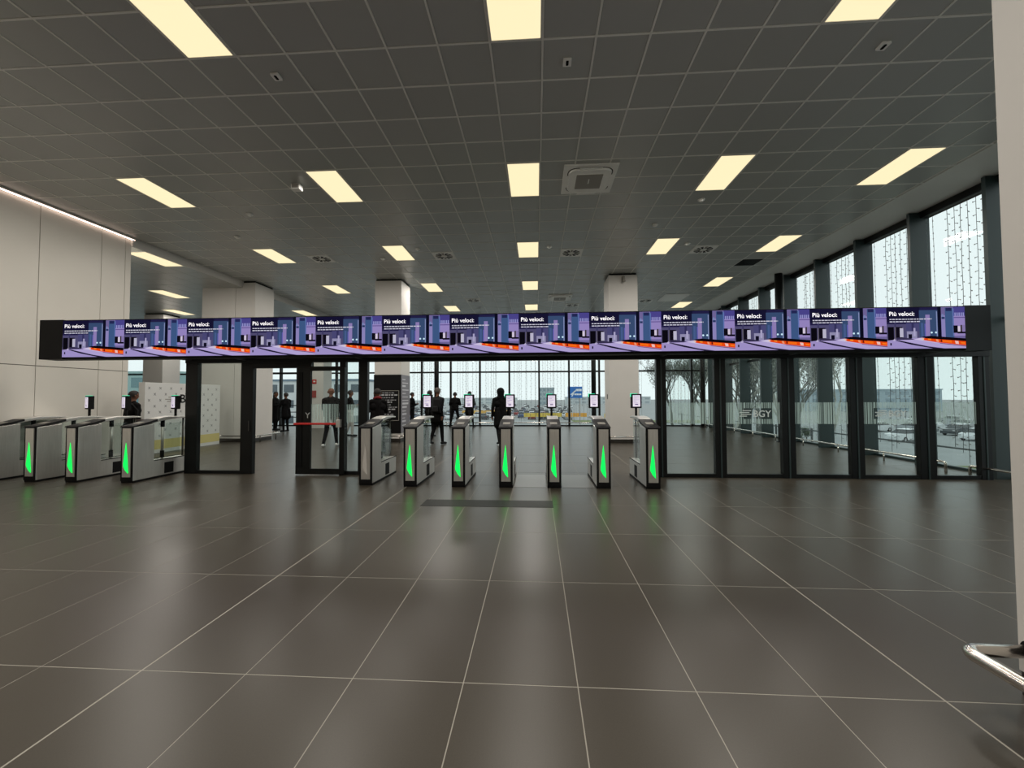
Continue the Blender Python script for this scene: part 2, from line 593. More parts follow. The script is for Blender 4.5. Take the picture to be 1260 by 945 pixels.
# sensors, detectors
sp = thing('occupancy_sensor', '', 'sensor')
MB().prism_z(rrect(.05, .055, .01), -.022, 0).build('housing', M_fix, sp)
MB().prism_z(rrect(.016, .036, .012), -.026, -.021).build('lens', M_blackm, sp)
for k, (x, y, n) in enumerate([(-3.227, 4.8, 'left'), (.389, 4.81, 'central'), (3.998, 4.815, 'right')]):
    o = sp if k == 0 else copy_tree(sp)
    o.location = (x, y, CEIL)
    tag(o, f'small white sensor with a black slot, {n} one of the three near ones', 'sensor', 'ceiling sensors')
b = thing('ceiling_speaker', 'small white box mounted on the ceiling left of the second row light', 'device', (-4.5, 7.34, CEIL))
MB().box(-.085, .085, -.06, .06, -.11, 0).build('housing', M_fix, b, bevel=.01)
MB().box(-.06, .06, -.066, -.06, -.085, -.02).build('grille', M_greyp, b)
det = thing('smoke_detector', '', 'smoke detector')
MB().prism_z([(.07 * math.cos(2 * PI * k / 16), .07 * math.sin(2 * PI * k / 16)) for k in range(16)], -.02, 0).build('base', M_fix, det)
MB().ball((0, 0, -.022), (.052, .052, .03), n=14).build('dome', M_fix, det)
dts = [(-6.25, 8.46, 'left, above the white wall end'), (-7.44, 9.65, 'far left near the side bay'), (3.385, 8.447, 'below the right second row light'), (2.79, 9.63, 'right of the large cassette'),
       (-4.43, 11.48, 'beside the left third row light'), (-3.2, 10.79, 'right of the left third row light'), (.364, 10.86, 'by the central third row light'), (3.985, 10.88, 'by the right third row light')]
for k, (x, y, n) in enumerate(dts):
    o = det if k == 0 else copy_tree(det)
    o.location = (x, y, CEIL)
    tag(o, f'round white smoke detector, {n}', 'smoke detector', 'ceiling smoke detectors')

# ------------------------------------------------------------------ columns
def rail_pts(p, r=.09, n=5):
    """round the corners of a polyline"""
    p = [Vector(q) for q in p]
    out = [p[0]]
    for a, b_, c in zip(p[:-2], p[1:-1], p[2:]):
        u, v = (a - b_).normalized(), (c - b_).normalized()
        s, e = b_ + u * r, b_ + v * r
        for k in range(n + 1):
            t = k / n
            out.append(s * (1 - t) ** 2 + b_ * 2 * t * (1 - t) + e * t * t)
    out.append(p[-1])
    return out
def column(name, label, x0, x1, y0, y1, joints=(), top=CEIL):
    r = thing(name, label, 'column', ((x0 + x1) / 2, (y0 + y1) / 2, 0))
    w, d = (x1 - x0) / 2, (y1 - y0) / 2
    MB().box(-w + .03, w - .03, -d + .03, d - .03, 0, top).build('core', M_blackm, r)
    xs = [-w] + [j - (x0 + x1) / 2 for j in joints] + [w]
    for a, b_ in zip(xs[:-1], xs[1:]):
        MB().box(a + (.006 if a > -w else 0), b_ - (.006 if b_ < w else 0), -d, d, .12, top - .06).build('cladding', M_plaster, r)
    MB().box(-w + .005, w - .005, -d + .005, d - .005, 0, .119).build('plinth', M_steeld, r)
    return r
def bumper(label, x0, x1, y0, y1, off=.2, z=.22, rad=.022):
    r = thing('bumper_rail', label, 'rail', ((x0 + x1) / 2, (y0 + y1) / 2, 0), 0, 'low column rails')
    w, d = (x1 - x0) / 2 + off, (y1 - y0) / 2 + off
    MB().tube(rail_pts([(0, -d, z), (w, -d, z), (w, d, z), (-w, d, z), (-w, -d, z), (0, -d, z)]), rad, 8).build('tube', M_chrome, r, smooth=True)
    for px, py in ((-w * .75, -d), (w * .75, -d), (w, -d * .6), (w, d * .6), (-w, -d * .6), (-w, d * .6)):
        MB().tube([(px, py, 0), (px, py, z - .01)], .016, 8).build('post', M_steeld, r, smooth=True)
    return r
column('column', 'wide white clad column behind the left glass door', -11.56, -9.65, 13.4, 14.4, (-10.35,))
column('column', 'white square column carrying a black notice behind the left gates of the middle', -5.47, -4.56, 13.5, 14.45)
c3 = column('column', 'white square column behind the rightmost middle gate', 2.37, 3.30, 13.42, 14.36)
column('column', 'far left white column behind the patterned hoarding', -17.56, -16.64, 17.2, 18.1, top=BAYZ)
nc = column('column', 'near white column cut by the right edge of the view', 2.43, 3.38, 1.31, 2.26)
bumper('low steel rail around the wide column by the left glass door', -11.56, -9.65, 13.4, 14.4)
bumper('low steel rail around the column with the black notice', -5.47, -4.56, 13.5, 14.45)
bumper('low steel rail around the column behind the rightmost gate', 2.37, 3.30, 13.42, 14.36)
# near bumper: fixed to the side of the near column
nr = thing('bumper_rail', 'thick polished steel rail on the near column at lower right', 'rail', (2.43, 1.75, .25), 0, 'low column rails')
MB().tube(rail_pts([(.0, .44, 0), (-.325, .44, 0), (-.325, -.40, 0), (0, -.40, 0)], .06, 6), .03, 16).build('tube', M_chrome, nr, smooth=True)
for y in (.44, -.40):
    MB().tube([(-.001, y, 0), (-.02, y, 0)], .046, 18).build('flange', M_blackm, nr, smooth=False)
# spotlight fitting at the top of the column behind the right gate
cf = thing('wall_lamp', 'small grey fitting at the top of the column behind the right gates', 'lamp', (2.84, 13.42, 5.3))
MB().box(-.05, .05, -.03, 0, -.06, .1).build('bracket', M_greyp, cf)
MB().tube([(0, -.06, .1), (0, -.16, -.08)], .045, 10).build('head', M_greyp, cf)
# small keypad on that column
o = MB().box(2.358, 2.37, 13.8, 13.86, 1.42, 1.58).build('switch_box', M_blackm)
tag(o, 'small black switch box on the side of the white column', 'switch')

# ------------------------------------------------------------------ rear and right glazing
w1 = MB().box(-24, GLX, GLY + .02, GLY + .12, -.02, .06).build('window_1', M_black)
struct(w1, 'floor to ceiling rear glazing with slim black bars')
TRZ = 2.79
mxs = [.13 + 1.526 * k for k in range(-15, 6)]
for x in mxs:
    MB().box(x - .045, x + .045, GLY - .08, GLY + .08, .06, CEIL).build('mullion', M_black, w1)
ed = [-24] + mxs + [GLX]
for a, b_ in zip(ed[:-1], ed[1:]):
    MB().box(a + .045, b_ - .045, GLY - .05, GLY + .05, TRZ - .04, TRZ + .04).build('transom', M_black, w1)
    MB().box(a + .045, b_ - .045, GLY - .006, GLY + .006, .06, TRZ - .04).build('pane', M_glass, w1)
    MB().box(a + .045, b_ - .045, GLY - .006, GLY + .006, TRZ + .04, CEIL).build('pane', M_glass, w1)
MB().box(-24, GLX, GLY - .08, GLY + .08, CEIL - .12, CEIL).build('head_rail', M_black, w1)
for z, h in ((2.75, .1), (1.06, .05), (.72, .04), (.45, .04)):        # heavier rails in the far left bays
    MB().box(-16, -11.3, GLY - .12, GLY - .07, z, z + h).build('guard_bar', M_black, w1)

w2 = MB().box(GLX - .02, GLX + .1, -2, GLY, -.02, .05).build('window_2', M_fin)
struct(w2, 'right hand glazing with deep dark green fins')
fys = [7.88 + 1.523 * k for k in range(-6, 9)]
for y in fys:
    MB().box(8.2, GLX + .06, y - .035, y + .035, 0, CEIL - .02).build('fin', M_fin, w2)
ee = [-2.0] + fys + [GLY]
for a, b_ in zip(ee[:-1], ee[1:]):
    if b_ - a < .2: continue
    MB().box(GLX - .05, GLX + .05, a + .036, b_ - .036, 2.86, 2.94).build('transom', M_black, w2)
    MB().box(GLX - .006, GLX + .006, a + .036, b_ - .036, .05, 2.86).build('pane', M_glass, w2)
    MB().box(GLX - .006, GLX + .006, a + .036, b_ - .036, 2.94, CEIL - .14).build('pane', M_glass, w2)
MB().box(8.42, GLX + .06, -2, GLY, CEIL - .14, CEIL + .2).build('head_rail', M_black, w2)
struct(MB().box(GLX, GLX + .25, YB, -2, 0, CEIL).build('wall_right', M_wall), 'solid wall behind the viewer at right')

for k, (x, y, n) in enumerate([(-5.05, 20.4, 'left of the standing pair at the rear glazing'), (2.82, 20.4, 'beside the white column at the rear glazing'), (7.98, 13.85, 'among the right hand fins'), (8.0, 20.2, 'in the far right corner')]):
    t = thing('steel_column', f'slim round black steel column {n}', 'column', (x, y, 0), 0, 'slim steel columns')
    MB().tube([(0, 0, 0), (0, 0, CEIL)], .115, 16).build('shaft', M_black, t, smooth=True)
    MB().tube([(0, 0, 0), (0, 0, .03)], .17, 16).build('base_plate', M_black, t)

# low guard rails in front of the glazing
def guard(name, label, p0, p1, posts, ends=True):
    t = thing(name, label, 'rail', p0, 0, 'low rails along the glazing')
    d = Vector(p1) - Vector(p0)
    u = d.normalized()
    z = .2
    pts = [(0, 0, z), (d.x, d.y, z)]
    if ends:
        pts = rail_pts([(0, 0, 0), (0, 0, z), (d.x, d.y, z), (d.x, d.y, 0)], .05)
    MB().tube(pts, .024, 8).build('tube', M_chrome, t, smooth=True)
    for k in range(1, posts):
        q = d * (k / posts)
        MB().tube([(q.x, q.y, 0), (q.x, q.y, z - .01)], .016, 8).build('post', M_chrome, t, smooth=True)
guard('guard_rail', 'long low steel rail along the rear glazing', (-9.2, 20.72, 0), (7.6, 20.72, 0), 11)
guard('guard_rail', 'low steel rail along the right glazing behind the glass doors', (8.0, 20.0, 0), (8.0, 8.55, 0), 8)
guard('guard_rail', 'low steel rail along the right glazing in front of the glass doors', (8.0, 8.1, 0), (8.0, 2.0, 0), 4)

# light curtains: header strip with hanging strands
def strand_mesh(seed, L):
    rd = random.Random(seed)
    q = MB()
    pts = []
    n = 12
    for k in range(n + 1):
        pts.append((rd.uniform(-.006, .006), rd.uniform(-.006, .006), -L * k / n))
    q.tube(pts, .0045, 4)
    z = -.1
    s = 1
    while z > -L + .05:
        q.tube([(0, 0, z), (.024 * s, .024 * s, z - .012)], .005, 4, 0)
        q.ball((.027 * s, .027 * s, z - .014), (.011, .011, .013), 1, 5, 4)
        s = -s
        z -= rd.uniform(.10, .15)
    me = q.mesh('strand')
    me.materials.append(M_wire)
    me.materials.append(M_bulb)
    return me
SM = [strand_mesh(k, L) for k, L in enumerate((5.1, 4.9, 5.2, 4.4, 5.0))]
def curtain(label, loc, axis, offs):
    t = thing('light_curtain', label, 'string lights', loc, 0, 'string light curtains in the glazing')
    a, b_ = min(offs) - .05, max(offs) + .05
    if axis == 'y': MB().box(-.01, .01, a, b_, -.015, .015).build('header_strip', M_wire, t)
    else: MB().box(a, b_, -.01, .01, -.015, .015).build('header_strip', M_wire, t)
    for k, s in enumerate(offs):
        inst('strand', SM[(k * 2 + int(abs(loc[0] + loc[1]) * 7)) % 5], t, (0, s, 0) if axis == 'y' else (s, 0, 0), k * .9)
ORD = ['first', 'second', 'third', 'fourth', 'fifth', 'sixth', 'seventh', 'eighth', 'ninth', 'tenth', 'eleventh', 'twelfth', 'thirteenth', 'fourteenth', 'fifteenth', 'sixteenth']
k = 0
for a, b_ in zip(fys[4:-1], fys[5:]):
    rd = random.Random(int(a * 100))
    st = rd.uniform(.10, .22)
    offs = [st + i * rd.uniform(.115, .145) for i in range(7)] + [1.28]
    offs = [x for x in offs if x < 1.46]
    curtain(f'string light curtain in the right glazing, {ORD[k]} bay from the near end', (GLX - .06, a, CEIL - .17), 'y', offs)
    k += 1
k = 0
for a, b_ in zip(mxs[:-1], mxs[1:]):
    if a < -7.6 : continue
    rd = random.Random(int(a * 100 + 5000))
    st = rd.uniform(.08, .5)
    offs = [st + i * rd.uniform(.1, .16) for i in range(rd.choice((5, 6, 8, 9)))]
    offs = [x for x in offs if x < 1.44]
    curtain(f'string light curtain in the rear glazing, {ORD[k]} bay from the left of the middle', (a, GLY - .12, CEIL - .14), 'x', offs)
    k += 1

# ------------------------------------------------------------------ overhead display row
SY = 7.05
SW = 15.76 / 13
SX0 = -8.79
SZ0, SZ1 = 2.272, 2.95
vw = thing('display_housing', 'long black housing carrying the overhead row of displays', 'housing', (0, SY, 0))
MB().box(-9.26, 7.37, .035, .30, 2.235, 2.972).build('casing', M_blackm, vw, bevel=.006)
tag(MB().box(-9.26, SX0 - .002, SY, SY + .034, 2.235, 2.972).build('blank_cover', M_blackm), 'blank black cover at the left end of the overhead displays', 'cover')
tag(MB().box(SX0 + 15.762, 7.37, SY, SY + .034, 2.235, 2.972).build('blank_cover', M_black), 'blank black cover at the right end of the overhead displays', 'cover')
for x in (-6.9, -5.75, -3.4, 2.33, 4.6, 7.0):
    MB().box(x - .03, x + .03, .30, .685, 2.25, 2.31).build('bracket', M_black, vw)

# picture shown on every display: flat colour shapes of the advert
def col_mat():
    m = bpy.data.materials.new('display_image')
    m.use_nodes = True
    nt = m.node_tree
    nt.nodes.clear()
    out = nt.nodes.new('ShaderNodeOutputMaterial')
    em = nt.nodes.new('ShaderNodeEmission')
    at = nt.nodes.new('ShaderNodeAttribute')
    at.attribute_name = 'Col'
    em.inputs['Strength'].default_value = .92
    nt.links.new(at.outputs['Color'], em.inputs['Color'])
    nt.links.new(em.outputs[0], out.inputs[0])
    return m
M_img = col_mat()
PIC = []
def R_(u0, u1, v0, v1, c): PIC.append(([(u0, v0), (u1, v0), (u1, v1), (u0, v1)], c))
def P_(pts, c): PIC.append((pts, c))
R_(0, 1, 0, 1, (112, 102, 152))
R_(0, .66, .5, 1, (34, 31, 68))
R_(0, .43, .66, 1, (22, 20, 48))
R_(0, .45, .26, .6, (80, 76, 112))
R_(.25, .43, .42, .62, (74, 72, 116)); R_(.32, .35, .42, .66, (52, 50, 90)); R_(.1, .12, .5, .66, (60, 58, 96))
R_(.42, .66, .28, .93, (56, 76, 112))
R_(.44, .47, .28, .62, (70, 92, 140))
R_(.5, .555, .27, .82, (142, 126, 180)); R_(.485, .5, .27, .6, (92, 92, 170))
R_(.638, .65, .28, .9, (134, 144, 188))
R_(.655, .70, .27, 1, (13, 15, 34))
R_(.70, .75, .27, .80, (140, 132, 186)); R_(.705, .73, .76, .83, (120, 132, 180)); R_(.705, .745, .71, .76, (40, 56, 96))
R_(.75, .86, .24, .98, (62, 88, 132)); R_(.76, .835, .9, .98, (36, 40, 84))
R_(.845, 1, .3, 1, (150, 134, 192))
R_(.85, 1, .78, 1, (74, 68, 138))
for q in range(5): R_(.87 + q * .026, .885 + q * .026, .78, .86, (150, 150, 205))
R_(.845, .86, .3, .96, (96, 116, 176))
R_(.86, 1, .73, .75, (92, 78, 140))
R_(.85, .905, .37, .55, (14, 12, 22)); R_(.905, .935, .4, .53, (216, 204, 222)); R_(.94, .96, .4, .56, (58, 50, 44)); R_(.9, 1, .355, .4, (16, 12, 26)); R_(.96, 1, .42, .56, (134, 120, 170))
R_(0, .45, .2, .27, (84, 78, 110))
R_(.012, .09, .2, .53, (12, 10, 18)); R_(.115, .2, .26, .53, (16, 12, 24)); R_(.165, .21, .28, .5, (188, 184, 206)); R_(.1, .113, .2, .53, (96, 90, 100))
R_(.255, .385, .22, .42, (146, 142, 176)); R_(.275, .32, .22, .35, (16, 14, 34)); R_(.34, .365, .3, .5, (170, 164, 200))
P_([(0, 0), (1, 0), (1, .2), (.42, .26), (.1, .22), (0, .2)], (160, 146, 200))
P_([(.12, .2), (.14, .215), (.36, .215), (.3, .25), (.2, .27), (.12, .27)], (54, 48, 78))
P_([(.07, .2), (.1, .25), (.1, .18)], (190, 180, 214))
P_([(.1, .2), (.16, .2), (.52, .05), (.72, .0), (.58, 0), (.3, .1)], (22, 17, 40))
P_([(.16, .2), (.34, .22), (.7, .12), (1, .04), (1, .0), (.74, .0), (.5, .07)], (178, 164, 214))
P_([(.34, .225), (.44, .26), (.46, .2), (.68, .125), (.6, .14)], (206, 196, 226))
P_([(.44, .285), (.55, .305), (1, .235), (1, .16), (.5, .24)], (14, 8, 16))
P_([(.44, .262), (.5, .245), (1, .168), (1, .065), (.66, .14), (.46, .205)], (235, 74, 16))
P_([(.44, .262), (.47, .25), (.47, .205), (.455, .208)], (232, 196, 170))
P_([(.52, .24), (.56, .235), (.56, .2), (.52, .21)], (252, 140, 44)); P_([(.62, .222), (.65, .217), (.66, .15), (.63, .16)], (242, 150, 110))
P_([(.7, .2), (.82, .185), (.82, .13), (.71, .15)], (250, 110, 22)); P_([(.86, .18), (.905, .17), (.91, .1), (.87, .11)], (240, 196, 190))
P_([(.68, .215), (.7, .21), (.7, .15), (.68, .155)], (120, 24, 10)); P_([(.93, .15), (.99, .14), (.99, .1), (.94, .11)], (252, 120, 30))
P_([(.66, .13), (1, .055), (1, .04), (.68, .115)], (96, 30, 36))
R_(.035, .055, .08, .14, (34, 26, 50))
for u in (.57, .625): P_([(u + .014 * math.cos(a), .385 + .024 * math.sin(a)) for a in [k * PI / 4 for k in range(8)]], (206, 240, 255))
rd = random.Random(3)
for v, u1 in ((.715, .575), (.655, .425)):                      # two lines of tiny print
    u = .035
    while u < u1:
        w = rd.uniform(.018, .05)
        R_(u, min(u + w, u1), v - .012, v + .012, (206, 204, 222))
        u += w + .008
vs_, fs, cs = [], [], []
H_ = SZ1 - SZ0
for k, (pts, c) in enumerate(PIC):
    n = len(vs_)
    vs_ += [(u * SW, -.00012 * k, v * H_) for u, v in pts]
    fs.append(tuple(range(n, n + len(pts))))
    cs.append((*lin(c), 1))
ime = bpy.data.meshes.new('image')
ime.from_pydata(vs_, [], fs)
ca = ime.color_attributes.new('Col', 'FLOAT_COLOR', 'CORNER')
for p in ime.polygons:
    for li in p.loop_indices:
        ca.data[li].color = cs[p.index]
ime.materials.append(M_img)
tme = text_mesh('Più veloci:', .098, .0009)
tme.materials.append(mat('headline_white', (244, 242, 248), emit=.9))
bez = MB().box(0, SW, .0, .034, 0, H_)
bme = bez.mesh('panel_body')
bme.materials.append(M_blackm)
ORDW = ORD
for k in range(13):
    t = thing('advert_monitor', f'overhead advert display with an orange luggage belt, {ORD[k]} of thirteen from the left', 'display', (SX0 + SW * k, SY, SZ0), 0, 'overhead advert displays')
    inst('panel_body', bme, t)
    im = inst('image', ime, t, (0, -.0015, 0))
    tx = inst('headline', tme, im, (.03 * SW, -.0065 - .0002, .80 * H_))
    tx.rotation_euler = (PI / 2, 0, 0)

# ------------------------------------------------------------------ glazed partition in the line of the gates
PY = 7.845
hb = MB().box(-7.05, 8.1, PY - .06, PY + .06, 2.205, 2.325).build('header_beam', M_black, bevel=.004)
tag(hb, 'black header beam running above gates and glass screens', 'beam')
def stripes(parent, x0, x1, y, z0=.99, z1=1.385, hole=None, seed=1):
    rd = random.Random(seed)
    q = MB()
    x = x0
    while x < x1 - .01:
        w = rd.choice((.006, .01, .014, .022, .03))
        w = min(w, x1 - x)
        if hole and x + w > hole[0] and x < hole[1]:
            q.box(x, x + w, y - .001, y, z0, hole[2]).box(x, x + w, y - .001, y, hole[3], z1)
        else:
            q.box(x, x + w, y - .001, y, z0, z1)
        x += w + rd.choice((.006, .008, .012, .018))
    return q.build('frosted_stripes', M_film, parent)
def logo(parent, x0, y, zc, size):
    """striped emblem followed by the letters BGY, cut in white film"""
    q = MB()
    for k, (a, b_) in enumerate(((0, .6), (.12, .95), (.0, .8), (.25, .95))):
        q.box(x0 + a * size * 1.3, x0 + b_ * size * 1.3, y - .0012, y, zc - .32 * size + k * size * .2, zc - .32 * size + k * size * .2 + size * .09)
    q.build('emblem', M_filmw, parent)
    me = text_mesh('BGY', size, .002)
    me.materials.append(M_filmw)
    o = inst('lettering', me, parent, (x0 + size * 1.42, y - .0014, zc - size * .35))
    o.rotation_euler = (PI / 2, 0, 0)
def frame_pane(r, x0, x1, z0, z1, name='pane', fw=.0):
    return MB().box(x0, x1, PY - .006, PY + .006, z0, z1).build(name, M_glassp, r)

gp = thing('glass_partition', 'black framed five bay glass screen to the right of the gates', 'partition', (0, 0, 0))
px = [(2.24, 2.42), (3.30, 3.50), (4.50, 4.73), (5.70, 5.93), (6.88, 7.15), (7.90, 8.09)]
for a, b_ in px:
    MB().box(a, b_, PY - .05, PY + .05, 0, 2.205).build('post', M_black, gp, bevel=.004)
    c = (a + b_) / 2
    MB().box(c - .012, c + .012, PY - .062, PY - .05, 0, 2.2).build('cover_strip', M_fin, gp)
for k in range(5):
    a, b_ = px[k][1], px[k + 1][0]
    MB().box(a, b_, PY - .04, PY + .04, 0, .07).build('bottom_rail', M_black, gp)
    frame_pane(gp, a, b_, .07, 2.205)
    hole = None
    w = b_ - a
    if k == 1: hole = (a + .36 * w, a + .84 * w, 1.08, 1.28)
    if k == 3: hole = (a + .22 * w, a + .82 * w, 1.08, 1.28)
    stripes(gp, a + .02, b_ - .02, PY - .0065, hole=hole, seed=20 + k)
    if k == 1: logo(gp, a + .26 * w, PY - .0065, 1.18, .17)
    if k == 3: logo(gp, a + .24 * w, PY - .0065, 1.18, .16)

gl = thing('glass_partition', 'black framed glass screen with doorway to the left of the gates', 'partition', (0, 0, 0))
for a, b_ in ((-7.04, -6.79), (-5.88, -5.63), (-3.86, -3.74), (-3.48, -3.30)):
    MB().box(a, b_, PY - .05, PY + .05, 0, 2.205).build('post', M_black, gl, bevel=.004)
MB().box(-6.79, -5.88, PY - .04, PY + .04, 0, .065).build('bottom_rail', M_black, gl)
frame_pane(gl, -6.79, -5.88, .065, 2.205)
MB().box(-5.63, -4.44, PY - .05, PY + .05, 2.095, 2.205).build('door_head', M_black, gl)
MB().box(-4.44, -3.86, PY - .05, PY + .05, 2.095, 2.12).build('door_head', M_black, gl)
frame_pane(gl, -4.44, -3.86, 2.12, 2.205, 'transom_pane')
MB().box(-3.74, -3.48, PY - .04, PY + .04, 0, .07).build('bottom_rail', M_black, gl)
frame_pane(gl, -3.74, -3.48, .07, 2.205)
stripes(gl, -3.73, -3.49, PY - .0065, 1.02, 1.37, seed=41)
MB().tube([(-5.69, PY - .075, .85), (-5.69, PY - .075, 1.05)], .009, 8).build('door_pull', M_steeld, gl)

dr = thing('glass_door', 'black framed glass door with a red push bar, slid open at left', 'door', (-4.69, PY - .1, 0))
DW = .87
MB().box(0, .29, -.03, .03, .02, 2.09).build('stile', M_black, dr, bevel=.003)
MB().box(.05, .13, -.045, -.03, .15, 2.0).build('seal_strip', M_blackm, dr)
MB().box(DW, DW + .10, -.03, .03, .02, 2.09).build('stile', M_black, dr, bevel=.003)
MB().box(.29, DW, -.03, .03, .02, .13).build('rail', M_black, dr)
MB().box(.29, DW, -.03, .03, 2.03, 2.09).build('rail', M_black, dr)
MB().box(.29, DW, -.005, .005, .13, 2.03).build('pane', M_glassp, dr)
stripes(dr, .30, DW - .01, -.006, 1.02, 1.38, seed=55)
pb = MB().box(-.01, DW - .03, -.10, -.06, .98, 1.02).build('push_bar', M_red, dr, bevel=.008)
MB().box(DW - .03, DW + .05, -.11, -.03, .93, 1.08).build('latch_case', M_steel, dr, bevel=.006)
me = text_mesh('Y', .15, .002)
me.materials.append(M_filmw)
o = inst('lettering', me, dr, (.20, -.0465, 1.11))
o.rotation_euler = (PI / 2, 0, 0)

# ------------------------------------------------------------------ ticket gates
def make_gate():
    g = thing('ticket_gate', '', 'ticket gate')
    # plinth and low body
    MB().box(-.115, .115, .01, 1.20, 0, .035).build('plinth', M_blackm, g)
    MB().prism_x([(.36, .035), (1.2, .035), (1.2, .30), (1.16, .335), (.36, .335)], -.11, .11).build('low_body', M_steel, g, bevel=.006)
    MB().box(-.112, .112, .62, .82, .06, .27).build('service_cover', M_blackm, g)
    # front pedestal with a slightly sloped head
    MB().prism_x([(.0, .035), (.40, .035), (.40, 1.03), (.0, .985)], -.115, .115).build('pedestal', M_steel, g, bevel=.008)
    for s in (-1, 1):
        MB().box(s * .115 - .002, s * .115 + .002, .09, .37, .34, .86).build('side_panel', M_steel, g)
        MB().box(s * .1155 - .001, s * .1155 + .001, .40, 1.19, .33, .345).build('trim_line', M_blackm, g)
    MB().box(-.113, .113, -.006, .004, .035, .985).build('front_frame', M_blackm, g)
    fp = MB().prism_x([(-.012, .105), (-.006, .105), (-.006, .97), (-.020, .97)], -.078, .078).build('front_panel', M_steel, g)
    lg = MB()
    lg.prism_y([(-.006, .715), (.006, .60), (.022, .40), (.036, .175), (-.010, .225), (-.050, .30), (-.052, .33), (-.034, .48), (-.018, .62)], -.022, -.008)
    lg.build('signal_light', M_green, fp)
    # dark sloping reader head
    hd = MB()
    prof = [(-.035, .985), (-.02, 1.012), (.12, 1.035), (.34, 1.085), (.46, 1.115), (.46, 1.07), (.34, 1.045), (.0, .985)]
    hd.prism_x(prof, -.118, .118)
    hp = hd.build('reader_head', M_lid, g, bevel=.008)
    d = Vector((0, .22, .05)).normalized()
    q = MB()
    for (a, b_, zz) in ((.14, .25, 0),):
        z0, z1 = 1.0395 + .0005, 1.0645 + .0005
        q.add([(-.06, .14, z0), (.06, .14, z0), (.06, .25, z1), (-.06, .25, z1), (-.06, .14, z0 + .006), (.06, .14, z0 + .006), (.06, .25, z1 + .006), (-.06, .25, z1 + .006)],
              [(3, 2, 1, 0), (4, 5, 6, 7), (0, 1, 5, 4), (1, 2, 6, 5), (2, 3, 7, 6), (3, 0, 4, 7)])
    q.build('card_reader', M_greyp, hp)
    q = MB().box(-.05, .05, .03, .07, 1.016, 1.024)
    q.build('ticket_slot', M_blackm, hp)
    # arched top rail towards the rear
    top = [(.36, 1.088), (.50, 1.125), (.68, 1.148), (.86, 1.15), (1.05, 1.142), (1.2, 1.125)]
    bot = [(1.2, 1.10), (1.05, 1.105), (.86, 1.098), (.68, 1.085), (.50, 1.06), (.36, 1.03)]
    MB().prism_x(top + bot, -.10, .10).build('top_rail', M_steel, g, bevel=.01)
    # glass below the rail, hinge posts, folded flap
    MB().box(.035, .045, .42, 1.16, .335, 1.08).build('side_glass', M_glassc, g)
    MB().box(-.045, -.035, .42, 1.16, .335, 1.08).build('side_glass', M_glassc, g)
    hg = MB().tube([(0, .68, .335), (0, .68, 1.09)], .022, 10).build('hinge_post', M_steel, g, smooth=True)
    for z in (.36, .95):
        MB().tube([(0, .68, z), (0, .68, z + .13)], .033, 10).build('hinge_sleeve', M_blackm, hg, smooth=True)
    MB().box(.075, .083, .66, .98, .42, 1.02).build('flap_leaf', M_glassc, g)
    MB().tube([(0, 1.14, .33), (0, 1.14, 1.11)], .018, 8).build('end_post', M_steeld, g, smooth=True)
    return g
def add_screen(g):
    p = MB().tube([(0, 1.1, 1.12), (0, 1.1, 1.30)], .022, 10).build('pole', M_blackm, g, smooth=True)
    h = MB().box(-.095, .095, 1.055, 1.145, 1.285, 1.555).build('screen_case', M_blackm, g, bevel=.008)
    MB().box(-.068, .068, 1.049, 1.056, 1.315, 1.53).build('screen', M_disp, h)
    q = MB()
    for k in range(5):
        q.box(-.05, -.05 + (.09, .06, .1, .05, .08)[k], 1.0475, 1.0492, 1.50 - k * .03, 1.506 - k * .03)
    q.box(-.03, .03, 1.0475, 1.0492, 1.345, 1.365)
    q.build('screen_text', mat('screen_ink', (120, 112, 150), emit=.25), h)
    MB().box(-.096, .02, 1.06, 1.14, 1.556, 1.563).build('status_bar', M_greent, h)
    MB().box(-.1015, -.0955, 1.07, 1.13, 1.50, 1.556).build('status_bar', M_greent, h)
g0 = make_gate()
g1 = copy_tree(g0)
add_screen(g1)
def kill_light(o, m):
    for c in list(o.children):
        for d in list(c.children):
            if d.name.startswith('signal_light'):
                d.data = d.data.copy()
                d.data.materials.clear()
                d.data.materials.append(m)
kill_light(g0, mat('unlit_signal', (188, 184, 178), rough=.25))
GY = 6.80
g0.location = (-2.93, GY + .08, 0)
tag(g0, 'ticket gate without a screen pole, unlit, at the left of the middle row', 'ticket gate', 'ticket gates')
gx = [(-2.13, 'first lit of the middle row'), (-1.31, 'second lit of the middle row'), (-.515, 'third lit of the middle row'),
      (.285, 'fourth lit of the middle row'), (1.09, 'fifth lit of the middle row'), (1.885, 'last of the middle row, beside the glass screen'),
      (-9.14, 'leftmost gate beside the white wall'), (-8.34, 'second gate from the white wall'), (-7.28, 'gate beside the left glass screen post')]
for k, (x, n) in enumerate(gx):
    o = g1 if k == 0 else copy_tree(g1)
    o.location = (x, GY + (.08 if k > 5 else 0), 0)
    if k > 5:                                   # the wall side gates have their screens turned towards the wall
        for c in o.children:
            if c.name.startswith('screen_case'):
                a = math.radians(-25)
                c.rotation_euler.z = a
                c.location = (1.1 * math.sin(a), 1.1 - 1.1 * math.cos(a) - .14, 0)
            if c.name.startswith('pole'):
                c.location = (0, -.14, 0)
    tag(o, f'steel ticket gate with green light, {n}', 'ticket gate', 'ticket gates')
o = copy_tree(g0)
o.location = (-10.0, GY + .08, 0)
tag(o, 'unlit steel ticket gate against the white wall at the left edge', 'ticket gate', 'ticket gates')
